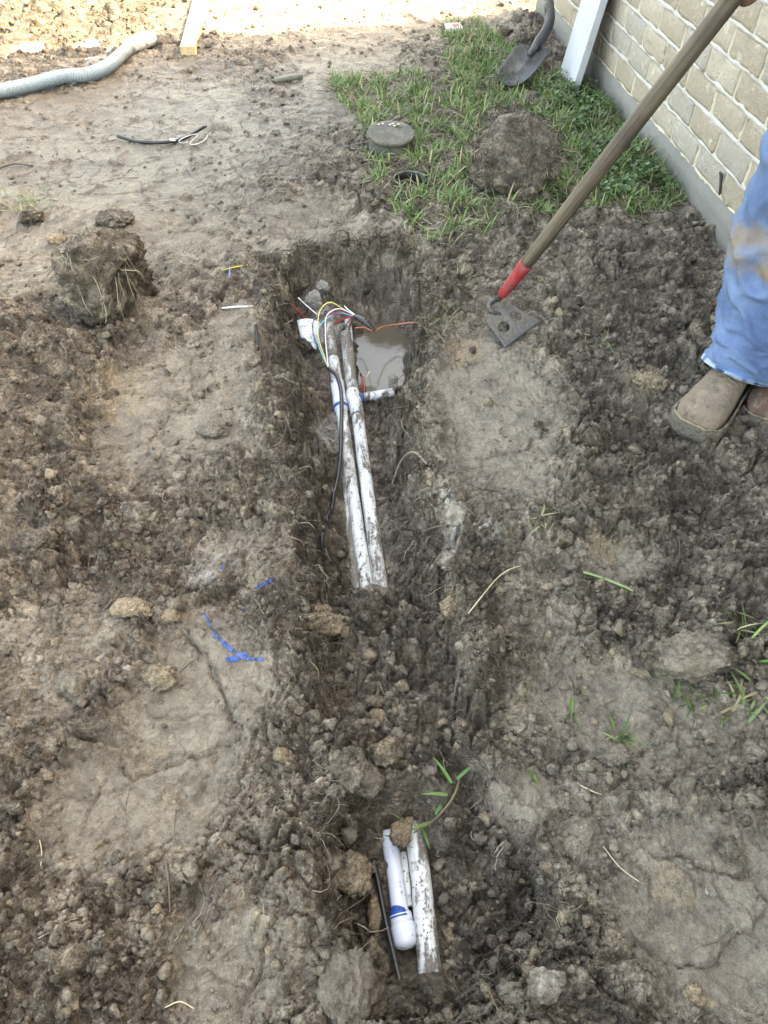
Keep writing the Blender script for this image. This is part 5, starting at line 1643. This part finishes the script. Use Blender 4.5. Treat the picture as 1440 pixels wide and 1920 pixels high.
v, f, M, org = clod(968, 346, 0.27, 0.23, 0.27, 33, '', (0.05, 0.0, 0.0, 0.9), ICO5, 3, 0.28, rough=0.06, foot=0.25, ret=True, rot=-0.3)
cl = thing('soil_clod', 'big smooth-topped clod upturned in the grass', 'clod', org)
part('clay_body', (v, f), SOIL, cl, True, M)
cen = v.mean(0)
n = 420
st = surf_pick(v, n, (np.abs(v[:, 0] - cen[0]) > 0.085) & (v[:, 2] > cen[2] - 0.06))
fib_part(cl, st, (st - cen) * [1, .6, .2] + rng.normal(0, .06, (n, 3)), rng.uniform(.015, .05, n), rng.uniform(.0009, .0018, n), ROOTC, [.45, .33, .16, .06], .5, .12, 'root_mat')

CL = [
    (1290, 1262, .165, .085, .050, 41, 'largest crumbly grey and tan clod slab on the right, beside green tufts', (.75, .45, .0, .0)),
    (605, 1195, .075, .050, .045, 42, 'crumbly tan clod below the end of the black cable', (.2, 1.0, .0, .0)),
    (603, 1160, .048, .034, .032, 43, 'small tan clod touching the end of the black cable', (.2, .95, .0, .0)),
    (660, 1672, .068, .058, .046, 44, 'rounded tan clod left of the capped pipe', (.5, .8, .15, .0)),
    (648, 1880, .072, .115, .055, 45, 'large smooth wet grey lump at the bottom of the lower trench', (.85, .05, .05, .85)),
    (752, 1572, .048, .040, .042, 46, 'tan clod above the two lower pipes', (.2, .95, .0, .0)),
    (704, 1735, .024, .060, .034, 47, 'slim tan clod between the black tubing and the trench edge', (.4, .7, .1, .0)),
    (303, 1283, .060, .044, .036, 48, 'pale tan-topped clod alone in the spade-cut hollow', (.5, .72, .25, .0)),
    (250, 1150, .076, .046, .028, 49, 'flat cracked pale tan clod above the spade-cut hollow', (.4, .9, .25, .0)),
    (322, 1158, .034, .026, .020, 50, 'pair-sized pale tan crumb lump right of the flat tan clod', (.3, .9, .2, .0)),
    (138, 1300, .058, .062, .040, 51, 'smooth grey clod at the left with a rounded top', (.95, .08, .3, .0)),
    (1362, 1600, .042, .036, .032, 52, 'dark round clod alone on the smooth mud at the lower right', (.0, .0, .0, .5)),
    (1150, 1425, .062, .036, .026, 53, 'flat grey clod just below the single upright green tuft', (.8, .30, .1, .0)),
    (960, 368, .060, .050, .035, 54, 'dark broken lump in front of the big clod in the grass', (.25, .05, .0, .2)),
    (990, 374, .066, .050, .042, 55, 'cracked grey lump right of the dark broken lump below the big clod', (.4, .05, .0, .1)),
    (1018, 378, .060, .050, .035, 56, 'outer right lump of the crumbled row below the big clod', (.3, .05, .0, .1)),
    (870, 500, .048, .040, .040, 57, 'small tan-brown clod near the hoe, upper of two', (.4, .55, .1, .0)),
    (873, 520, .056, .044, .044, 58, 'small tan-brown clod near the hoe, lower of two', (.5, .5, .2, .0)),
    (60, 415, .10, .075, .050, 59, 'low lump of turf soil behind the rooty clod', (.15, .1, .0, .0)),
    (108, 455, .055, .040, .032, 60, 'yellowish clay lump left of the rooty clod top', (.2, 1.0, .0, .0)),
    (215, 420, .12, .09, .040, 61, 'dark turf lump behind the top of the rooty clod', (.05, .0, .0, .25)),
    (395, 815, .075, .045, .026, 62, 'squared grey clay chip with a clean spade face, left of the trench', (.95, .0, .1, .3)),
    (1020, 1860, .045, .055, .034, 63, 'pale gritty clod at the bottom right of the lower hole', (.6, .3, .5, .0)),
    (967, 1880, .034, .036, .014, 64, 'flat bluish-grey chip at the bottom beside the pale gritty clod', (.95, .0, .1, .3)),
    (1302, 1875, .026, .032, .010, 65, 'small orange-tan clay flake at the bottom right', (.0, 1.1, .0, .0)),
    (690, 1470, .058, .050, .040, 66, 'brownish lump in the filled part of the trench above the lower hole', (.4, .3, .0, .1)),
    (655, 1455, .066, .055, .045, 67, 'grey-brown lump at the left of the filled trench', (.5, .25, .1, .1)),
    (655, 1570, .030, .026, .024, 68, 'small grey pebble-like clod above the rounded tan clod', (.9, .1, .1, .0)),
    (790, 1690 - 25, .030, .030, .020, 69, 'mud dab stuck on the streaked lower pipe', (.1, .0, .0, .5)),
    (720, 1638, .034, .040, .024, 70, 'dark mud lump hanging on the capped pipe', (.1, .05, .0, .4)),
    (690, 1900, .05, .06, .04, 71, 'dark lump right of the wet grey lump at the bottom', (.15, .05, .0, .3)),
    (250, 1000 - 20, .10, .07, .045, 72, 'broad grey lump in the rough soil on the left', (.6, .05, .1, .0)),
    (70, 1040, .085, .060, .045, 73, 'dark lump near the left edge, middle height', (.2, .0, .0, .1)),
    (640, 470, .06, .05, .04, 74, 'dark root-bound lump on the far rim of the trench', (.1, .0, .0, .3)),
    (590, 575, .06, .05, .05, 75, 'pale grey clay lump above the stamped fragment', (.9, .0, .9, .1)),
    (605, 545, .05, .04, .04, 76, 'pale clay lump against the far trench wall', (.9, .0, .8, .1)),
    (630, 735 + 35, .02, .02, .015, 77, 'tiny mud pellet beside the blue-banded coupling', (.2, .0, .0, .3)),
    (850, 975, .05, .05, .04, 78, 'whitish clay lump on the right rim of the trench', (.7, .0, .55, .0)),
    (842, 1060, .045, .04, .03, 79, 'lower whitish clay lump on the right rim of the trench', (.7, .0, .5, .0)),
    (1220, 725, .085, .055, .030, 80, 'cracked orange-tan clay cake left of the boot', (.2, 1.1, .0, .0)),
    (1010, 800, .022, .020, .018, 81, 'small dark clod alone on the smooth mud right of the trench', (.0, .0, .0, .4)),
    (845, 1145, .05, .045, .03, 82, 'orange-tan clay dab in the right trench wall', (.2, 1.0, .0, .1)),
    (720, 1420, .06, .04, .035, 83, 'pale tan crumbly lump mid-trench', (.4, .75, .2, .0)),
    (530, 1425, .030, .026, .024, 84, 'small tan clod with a dark face left of the filled trench', (.3, .9, .1, .0)),
    (985, 88, .12, .09, .07, 85, 'dark heap of soil behind the leaning shovel', (.1, .05, .0, .1)),
    (945, 70, .10, .08, .05, 86, 'dark soil lump at the shadow edge left of the leaning shovel', (.15, .05, .0, .1)),
]
for (px, py, w, d, h, sd0, lb, mk0) in CL:
    clod(px, py, w, d, h * 1.1, sd0, lb, mk0, ICO5 if w > 0.058 else ICO4, 5, SINK.get(sd0, 0.33), rough=0.13)
# weed runner lying across the lower pipes
wp = [on_ground(q[0], q[1], q[2]) for q in ((862, 1462, .02), (850, 1500, .022), (828, 1530, .02), (805, 1555, .03), (775, 1572, .028))]
run = thing('weed_runner', 'uprooted green weed runner lying over the top of the lower pipes', 'weed', wp[2])
part('stem', sweep(smooth_path(wp, 8), np.linspace(.0022, .0012, 33), 7), plain_material('runner_stem', (0.15, 0.13, 0.07), 0.6), run)
GM = np.array([(0.085, 0.19, 0.05), (0.13, 0.22, 0.07)])
for i, (px, py, az, ln_) in enumerate(((845, 1478, 2.2, .05), (838, 1500, 3.2, .045), (815, 1536, 0.9, .05), (806, 1550, 3.6, .045), (790, 1560, 5.0, .04), (780, 1566, 2.6, .05), (770, 1572, 3.3, .04), (750, 1582, 3.0, .03), (855, 1470, 0.6, .05))):
    b0 = on_ground(px, py, 0.022)[None]
    V, Fq, T = blades(b0, np.array([az]), np.array([ln_]), np.array([.0062]), np.array([1.15]), np.append(GM[i % 2], 1)[None], np.array([.5]))
    part('leaf', (V, Fq), LEAF, run, True, None, T)
# ------------------------------------------------------------------ the person standing at the wall
def person():
    FR = np.array([-0.71, -0.70, 0.0]); LF = np.array([0.70, -0.71, 0.0])       # facing, and the person's left
    toeR, dirR = P(1286, 829, 0.02), np.array([-0.66, -0.75, 0.0])
    toeL, dirL = np.array([0.845, 1.235, 0.0]), np.array([-0.45, -0.88, 0.0])
    dirR = dirR / np.linalg.norm(dirR); dirL = dirL / np.linalg.norm(dirL)
    toeR[2] = float(gz(toeR[0], toeR[1]))
    ankR = toeR - dirR * 0.205; ankL = toeL - dirL * 0.205
    zR = max(float(gz(*(toeR - dirR * q)[:2])) for q in (0.03, .1, .2, .28)); zL = max(float(gz(*(toeL - dirL * q)[:2])) for q in (0.03, .1, .2, .28))
    root = thing('person', 'person in muddy light blue jeans and brown work boots holding the hoe', 'person', [float(ankR[0]), float(ankR[1]), zR])
    # --- leather
    def leather(nm, c):
        m, nt, b = new_mat(nm)
        n = NB(nt)
        cc = n.mix(n.noise(13, 6, 0.6, 0.3), [q * 0.72 for q in c], [q * 1.25 for q in c])
        cc = n.mix(n.ramp(n.noise(30, 7, 0.75, 0.5), 0.50, 0.62, 0, 0.85), cc, (0.085, 0.066, 0.05))
        cc = n.mix(n.ramp(n.noise(17, 6, 0.75, 0.3), 0.52, 0.66, 0, 0.7), cc, (0.27, 0.215, 0.165))
        nt.links.new(cc, b.inputs['Base Color']); b.inputs['Roughness'].default_value = 0.72
        nt.links.new(n.bump(n.noise(110, 6, 0.7), 0.004), b.inputs['Normal'])
        return m
    LEA, LEA2 = leather('boot_leather', (0.165, 0.122, 0.088)), leather('dark_boot_leather', (0.10, 0.055, 0.036))
    MUDDY = plain_material('muddy_sole', (0.12, 0.105, 0.085), 0.9, bump=0.012, colvar=0.5)
    WELT = plain_material('boot_welt', (0.20, 0.16, 0.115), 0.85, 0.4, dscale=50)
    def boot(toe, d, z0, mat, label):
        l = np.array([-d[1], d[0], 0.0])
        heel = toe - d * 0.298
        A = np.array([0, .006, .02, .05, .09, .13, .16, .19, .22, .25, .27, .284, .293, .298])
        Wd = np.array([.012, .022, .031, .0365, .037, .038, .041, .0455, .0490, .0510, .0505, .0480, .0420, .026])
        Ht = np.array([.075, .105, .130, .135, .132, .118, .102, .088, .078, .071, .066, .058, .046, .032])
        aa = np.concatenate([np.linspace(0, .13, 16), np.linspace(.134, .298, 54)])
        ww, hh = np.interp(aa, A, Wd), np.interp(aa, A, Ht)
        k = np.ones(5) / 5
        hh = np.concatenate([hh[:2], np.convolve(hh, k, 'same')[2:-2], hh[-2:]])
        V = []
        NS = 40
        for a, w, h in zip(aa, ww, hh):
            for i in range(NS):
                t = i / NS * 2 * math.pi
                ex = 2.0 / 2.7
                cx, cz = math.copysign(abs(math.cos(t)) ** ex, math.cos(t)), math.copysign(abs(math.sin(t)) ** ex, math.sin(t))
                zt = .026 + (h - .026) * (0.42 + 0.58 * cz) if cz > 0 else .026 + (h - .026) * 0.42 * (1 + cz)
                wr = 0
                if cz > 0.35 and .135 < a < .205:          # flex creases across the instep
                    wr = 0.0038 * math.sin((a + 0.012 * cx * cx + 0.004 * math.sin(cx * 5)) * 640) * math.sin((a - .135) / .07 * math.pi) * (cz - .35)
                nz = 0.0016 * mnoise.noise(Vector((a * 30, cx * 2, cz * 2 + z0)))
                V.append(heel + d * a + l * (cx * w * (1 + nz * 12)) + UZ * (z0 + zt + wr + nz))
        n = len(aa)
        Fc = [(i * NS + k_, (i + 1) * NS + k_, (i + 1) * NS + (k_ + 1) % NS, i * NS + (k_ + 1) % NS) for i in range(n - 1) for k_ in range(NS)]
        Fc += [tuple(range(NS)), tuple((n - 1) * NS + NS - 1 - k_ for k_ in range(NS))]
        bt = part('boot', (np.array(V), Fc), mat, root, label=label)
        ank = heel + d * 0.075
        part('shaft', sweep([ank + UZ * (z0 + .08), ank + UZ * (z0 + .14), ank + UZ * (z0 + .24), ank + UZ * (z0 + .28)], [.046, .046, .052, .054], 24), mat, bt)
        # sole: outline grown from the upper, caked with mud
        out = []
        for a in np.linspace(0, .304, 40):
            w = np.interp(a, A, Wd) + 0.009 - 0.005 * (a > .299)
            out.append((a - 0.003, w))
        ring = [(a, w) for a, w in out] + [(a, -w) for a, w in out[::-1]]
        zs = [-.012, .002, .012, .020, .027, .029]; gr = [-.001, .001, .0, .002, .0, -.006]
        V = []
        for z, g in zip(zs, gr):
            for (a, w) in ring:
                nz = 0.0022 * mnoise.noise(Vector((a * 55, w * 55, z * 90))) + 0.0014 * mnoise.noise(Vector((a * 150, w * 150, z * 200)))
                V.append(heel + d * (a + (g + nz) * (1 if a > .15 else -1)) + l * (w + math.copysign(g + nz * 1.4, w)) + UZ * (z0 + z + nz))
        m = len(ring)
        Fc = [(j * m + i, j * m + (i + 1) % m, (j + 1) * m + (i + 1) % m, (j + 1) * m + i) for j in range(5) for i in range(m)]
        Fc += [tuple(range(m - 1, -1, -1)), tuple(5 * m + i for i in range(m))]
        part('sole', (np.array(V), Fc), MUDDY, bt)
        wl = [heel + d * a + l * (w * 0.93) + UZ * (z0 + .0315 + 0.001 * mnoise.noise(Vector((a * 60, w * 60, 2)))) for a, w in ring if a > .04]
        part('welt', sweep(wl, 0.0032, 6), WELT, bt)
        return ank
    aR = boot(toeR, dirR, zR, LEA, 'scuffed tan boot with mud-caked sole')
    aL = boot(toeL, dirL, zL, LEA2, 'darker reddish-brown boot')

    # --- jeans
    hip = np.array([0.935, 1.44, 0.94])
    kneeR = np.array([0.812, 1.435, 0.50]); kneeL = np.array([0.985, 1.33, 0.50])
    def leg(ank, d, knee, hipj, seed, z0):
        pts = [ank + d * 0.030 + UZ * (z0 + .060), ank + d * 0.024 + UZ * (z0 + .11), lerp(ank + UZ * 0, knee, 0.55) * [1, 1, 0] + d * 0.012 + UZ * 0.30, knee + FR * 0.015, lerp(knee, hipj, 0.5) + FR * 0.02, hipj]
        path = smooth_path(pts, 30)
        n = len(path)
        L = np.concatenate([[0], np.cumsum(np.linalg.norm(np.diff(path, axis=0), axis=1))])
        rad = np.interp(L, [0, .02, .06, .12, .20, .32, .42, .55, .70, .90], [.0800, .0770, .0735, .0740, .0730, .0740, .0780, .084, .093, .100])
        tan = np.gradient(path, axis=0); tan /= np.linalg.norm(tan, axis=1)[:, None]
        NS = 96
        V, T = [], []
        for i in range(n):
            fx_ = np.array([*d[:2], 0]); fx_ = fx_ - tan[i] * (fx_ @ tan[i]); fx_ /= np.linalg.norm(fx_)
            ly_ = np.cross(tan[i], fx_)
            s = L[i]
            for k in range(NS):
                t = k / NS * 2 * math.pi
                # stacked folds above the hem, slacker diagonal drag folds higher up
                w1 = math.exp(-((s - .085) / .065) ** 2); w2 = math.exp(-((s - .30) / .16) ** 2)
                wob = 0.9 * mnoise.noise(Vector((math.cos(t) * 1.1 + seed, math.sin(t) * 1.1, s * 3)))
                f1 = math.sin((s * 95 + 1.6 * math.sin(t + seed) + 4.5 * wob))
                f2 = math.sin(s * 40 + 2.0 * math.sin(t * 1.0 + seed * 2) + 4.2 * wob + t)
                f3 = math.sin(s * 30 - t * 2 + 3 * wob)
                sharp = lambda q: (1 - abs(q)) ** 1.6 * 2 - 0.8
                rd = lambda q: max(0.0, 1 - abs(q) * 3.2)
                g1_ = rd(mnoise.noise(Vector((math.cos(t) * 0.9 + seed, math.sin(t) * 0.9, s * 15 + 0.8 * math.sin(t)))))
                g2_ = rd(mnoise.noise(Vector((math.cos(t) * 1.2 + seed + 9, math.sin(t) * 1.2, s * 7 - 0.9 * math.sin(t + 1)))))
                g3_ = rd(mnoise.noise(Vector((math.cos(t) * 1.0 + seed + 5, math.sin(t) * 1.0, s * 38 + math.sin(t)))))
                r = rad[i] - 0.002 + 0.013 * g1_ * min(1, s / .03) + 0.010 * g2_ * w2 + 0.005 * g3_ * w1 + w2 * 0.0055 * sharp(f2) + w1 * 0.0035 * sharp(f1)
                r += 0.004 * mnoise.noise(Vector((math.cos(t) * 2, math.sin(t) * 2 + seed, s * 14)))
                if s < .021:
                    r = rad[i] + 0.0016 + 0.0014 * mnoise.noise(Vector((t * 3, s * 20, seed)))
                el = 1.0 + 0.10 * max(0, math.cos(t)) * max(0, 1 - s / .22)
                slope = -0.034 * math.cos(t) * max(0, 1 - s / .08)           # hem dips over the instep at the heel side
                V.append(path[i] + (fx_ * math.cos(t) * el + ly_ * math.sin(t)) * r + UZ * slope * -1.0)
                hem = 1.0 if s < .020 else 0.0
                T.append((hem, 1.0 if (abs(s - .021) < .004) else 0.0, s, 1))
        # inner return at the hem so that the opening has thickness
        for k in range(NS):
            V.append(V[k] * 0.9 + path[0] * 0.1 + UZ * 0.012); T.append((1, 0, 0, 1))
        Fc = [(i * NS + k, i * NS + (k + 1) % NS, (i + 1) * NS + (k + 1) % NS, (i + 1) * NS + k) for i in range(n - 1) for k in range(NS)]
        o = n * NS
        Fc += [(o + k, o + (k + 1) % NS, (k + 1) % NS, k) for k in range(NS)]
        return np.array(V), Fc, np.array(T)
    m, nt, b = new_mat('denim')
    n = NB(nt)
    at = n.sep(n.attr('mask').outputs['Color'])
    c = n.mix(n.ramp(n.noise(6, 5, 0.6), 0.35, 0.65), (0.062, 0.108, 0.215), (0.125, 0.185, 0.30))
    c = n.mix(n.ramp(n.noise(450, 2, 0.5, 0, n.mapping((1, 1, 0.35))), 0.40, 0.62, 0, 0.08), c, (0.28, 0.39, 0.54))
    hemv = n.math('MULTIPLY', at[0], n.ramp(n.noise(48, 2, 0.5, 0, n.mapping((1, 1, 0.12))), 0.42, 0.56))
    c = n.mix(n.math('MULTIPLY', hemv, 0.65), c, (0.38, 0.48, 0.62))
    c = n.mix(n.math('MULTIPLY', at[1], 0.7), c, (0.08, 0.16, 0.32))
    sx = nt.nodes.new('ShaderNodeSeparateXYZ'); nt.links.new(n.co(), sx.inputs[0])
    kz = n.math('MULTIPLY', n.ramp(sx.outputs[2], 0.26, 0.34), n.ramp(sx.outputs[2], 0.46, 0.37))
    stain = n.ramp(n.math('ADD', n.math('MULTIPLY', kz, 0.55), n.noise(11, 6, 0.65, 0.4)), 0.80, 1.12)
    c = n.mix(n.math('MULTIPLY', stain, 0.95), c, n.mix(n.noise(60, 4), (0.13, 0.10, 0.065), (0.26, 0.205, 0.135)))
    c = n.mix(n.ramp(n.noise(5, 6, 0.65), 0.56, 0.74, 0, 0.35), c, (0.20, 0.175, 0.14))
    nt.links.new(c, b.inputs['Base Color']); b.inputs['Roughness'].default_value = 0.9; b.inputs['Specular IOR Level'].default_value = 0.15
    nt.links.new(n.bump(n.math('ADD', n.noise(55, 5, 0.6), n.math('MULTIPLY', n.noise(600, 2), 0.12)), 0.0010), b.inputs['Normal'])
    hr = hip - LF * 0.085; hl = hip + LF * 0.085
    vr, fr_, tr = leg(aR, dirR, kneeR, hr, 1.3, zR)
    vl, fl, tl = leg(aL, dirL, kneeL, hl, 4.1, zL)
    # seat of the jeans
    def torso(rows, NS=48):
        V = []
        for (c0, z, wx_, wy_) in rows:
            for k in range(NS):
                t = k / NS * 2 * math.pi
                q = np.array(c0) * [1, 1, 0] + LF * math.cos(t) * wx_ + FR * math.sin(t) * wy_ + UZ * (z + 0.004 * mnoise.noise(Vector((t * 2, z * 9, 1))))
                V.append(q * 1.0)
        n_ = len(rows)
        Fc = [(i * NS + k, i * NS + (k + 1) % NS, (i + 1) * NS + (k + 1) % NS, (i + 1) * NS + k) for i in range(n_ - 1) for k in range(NS)]
        Fc += [tuple(range(NS - 1, -1, -1)), tuple((n_ - 1) * NS + k for k in range(NS))]
        return np.array(V), Fc
    seat = torso([(hip, .80, .12, .09), (hip, .84, .165, .115), (hip, .92, .178, .125), (hip, 1.0, .165, .115), (hip, 1.04, .160, .110)])
    VJ, FJ = join((vr, fr_), (vl, fl), seat)
    MJ = np.vstack([tr, tl, np.zeros((len(seat[0]), 4))])
    part('jeans', (VJ, FJ), m, root, True, MJ, label='light blue jeans with brown mud stains at the knee')
    # --- shirt
    SH = plain_material('grey_shirt', (0.22, 0.23, 0.24), 0.9, bump=0.004)
    ch = hip + np.array([-0.005, -0.005, 0])
    part('shirt', torso([(ch, .985, .170, .120), (ch, 1.06, .172, .122), (ch, 1.2, .175, .120), (ch, 1.33, .200, .122), (ch, 1.41, .212, .112), (ch, 1.468, .165, .095), (ch, 1.475, .065, .06)]), SH, root)
    shR, shL = ch - LF * 0.19 + UZ * 1.395 * 0 + np.array([0, 0, 1.395 - ch[2]]), ch + LF * 0.17 + np.array([0, 0, 1.395 - ch[2]])
    grip = hb + hd * (np.linalg.norm(ht - hb) + 0.048)
    # frame round the handle at the grip: a = out from the handle away from the camera side, b = across
    away = np.array([0.80, 0.55, 0.0]); away = away - hd * (away @ hd); away /= np.linalg.norm(away)
    bb = np.cross(hd, away)
    wrist = grip + away * 0.075 + hd * 0.02 + UZ * 0.015
    elR = np.array([0.80, 1.70, 1.06])
    elL = np.array([1.00, 1.215, 1.10]); wrL = np.array([0.945, 1.16, 0.85])
    part('shirt_sleeve', sweep(smooth_path([shR + LF * .03 + UZ * .012, shR - LF * .02 - UZ * .04, lerp(shR, elR, .55)], 8), np.linspace(.080, .064, 17), 20), SH, root)
    part('shirt_sleeve', sweep(smooth_path([shL - LF * .03 + UZ * .012, shL + LF * .02 - UZ * .04, lerp(shL, elL, .55)], 8), np.linspace(.080, .064, 17), 20), SH, root)
    # --- body: tapered limbs grown together into one skin
    pieces = []
    def caps(p, q, r0, r1, k=8, sides=14):
        p, q = np.asarray(p, float), np.asarray(q, float)
        L = np.linalg.norm(q - p); dd = (q - p) / L
        ts = [(-r0 * math.cos(a), r0 * math.sin(a)) for a in np.linspace(0.15, math.pi / 2, 4)] + [(L * i / k, r0 + (r1 - r0) * i / k) for i in range(1, k)] + [(L + r1 * math.sin(a), r1 * math.cos(a)) for a in np.linspace(0, math.pi / 2 - 0.15, 4)]
        pieces.append(sweep([p + dd * t for t, _ in ts], [r for _, r in ts], sides))
    nk = ch * [1, 1, 0] + UZ * 1.46 + FR * 0.01
    hdc = ch * [1, 1, 0] + UZ * 1.62 + FR * 0.045
    caps(ch * [1, 1, 0] + UZ * 1.0, ch * [1, 1, 0] + UZ * 1.36, .095, .095)
    caps(shR + UZ * 0.0, shL, .060, .060)
    caps(nk - UZ * .06, hdc - UZ * .03, .058, .055)
    caps(hdc + UZ * .035 - FR * .015, hdc + UZ * .02 - FR * .02, .085, .083)
    caps(hdc - UZ * .035 + FR * .020, hdc - UZ * .075 + FR * .045, .062, .038)
    caps(hdc + FR * .085 + UZ * .015, hdc + FR * .112 - UZ * .022, .010, .015)                  # nose
    caps(hdc + FR * .082 - UZ * .052 - LF * .02, hdc + FR * .082 - UZ * .052 + LF * .02, .010, .010)   # lips
    for s in (-1, 1):
        caps(hdc + LF * s * .082 - UZ * .02, hdc + LF * s * .088 + UZ * .025 - FR * .01, .012, .016)   # ears
        caps(hdc + LF * s * .034 + FR * .082 + UZ * .022, hdc + LF * s * .020 + FR * .086 + UZ * .022, .011, .010)
    caps(shR, elR, .050, .040); caps(elR, wrist, .042, .027)
    caps(shL, elL, .050, .040); caps(elL, wrL, .042, .027)
    # right hand closed on the hoe handle
    pc0 = grip + away * 0.040
    caps(wrist, pc0 + hd * 0.03, .026, .024); caps(wrist, pc0 - hd * 0.028, .026, .021)
    caps(pc0 - hd * 0.03, pc0 + hd * 0.03, .020, .022)
    HR = 0.0182
    for i, (o_, fl_) in enumerate(((-0.037, .80), (-0.014, .98), (0.010, 1.0), (0.033, .92))):
        fr0 = 0.0088 if i else 0.0078
        pr = None
        for a in np.linspace(0.25, 0.25 + 3.6 * fl_, 7):
            q = grip + hd * (o_ + 0.002 * math.sin(a)) + (away * math.cos(a) + bb * math.sin(a)) * (HR + fr0 * 0.88 + (0.010 if a < .3 else 0))
            if pr is not None:
                caps(pr, q, fr0, fr0 * 0.96, 3, 10)
            pr = q
    pr = None
    for a, o_ in zip(np.linspace(-0.35, -2.3, 5), np.linspace(0.030, 0.055, 5)):
        q = grip + hd * o_ + (away * math.cos(a) + bb * math.sin(a)) * (HR + 0.0100 + (0.012 if a > -.5 else 0))
        if pr is not None:
            caps(pr, q, .0108, .0100, 3, 10)
        pr = q
    # left hand, relaxed at the side
    hn = wrL + np.array([-.012, -.012, -.085])
    caps(wrL, hn, .026, .030)
    for i in range(4):
        b0 = hn + FR * (0.030 - 0.020 * i)
        k1 = b0 + np.array([0, 0, -.045]) - LF * .006; k2 = k1 + np.array([0, 0, -.025]) - LF * .016
        caps(b0, k1, .0092, .0088, 3, 8); caps(k1, k2, .0088, .0078, 3, 8)
    caps(lerp(wrL, hn, .4) + FR * .02, hn + FR * .048 - UZ * .012, .0115, .010, 3, 8)
    for a_, kn, h_ in ((aR, kneeR, hr), (aL, kneeL, hl)):
        caps(a_ + UZ * .16, kn, .036, .050); caps(kn, h_ - UZ * .02, .052, .072)
    caps(hip, ch * [1, 1, 0] + UZ * 1.1, .09, .09); caps(hr - UZ * .03, hl - UZ * .03, .075, .075)
    SKIN = plain_material('skin', (0.19, 0.105, 0.07), 0.55, bump=0.0008, spec=0.35)
    body = part('body', join(*pieces), SKIN, root)
    rm = body.modifiers.new('grow_together', 'REMESH'); rm.mode = 'VOXEL'; rm.voxel_size = 0.0042; rm.use_smooth_shade = True
    sm = body.modifiers.new('soften', 'SMOOTH'); sm.factor = 0.5; sm.iterations = 3
    # hair and eyes
    HAIR = plain_material('dark_hair', (0.02, 0.015, 0.012), 0.6, bump=0.01)
    v, f = ICO3
    v2 = v * [.098, .098, .098]
    keepv = (v2 @ FR < 0.035) & (v2[:, 2] > -0.055) | (v2[:, 2] > 0.052)
    ff = f[keepv[f].all(1)]
    part('hair', (v2 * [1, 1, 1.0] + hdc + UZ * .03 - FR * .018, ff), HAIR, body)
    EYE = plain_material('eye', (0.03, 0.02, 0.015), 0.2)
    for s in (-1, 1):
        part('eye', (ICO2[0] * .009 + hdc + LF * s * .030 + FR * .091 + UZ * .014, ICO2[1]), EYE, body)
person()
print('tris', sum(len(o.data.polygons) * 2 for o in scene.objects if o.type == 'MESH'))
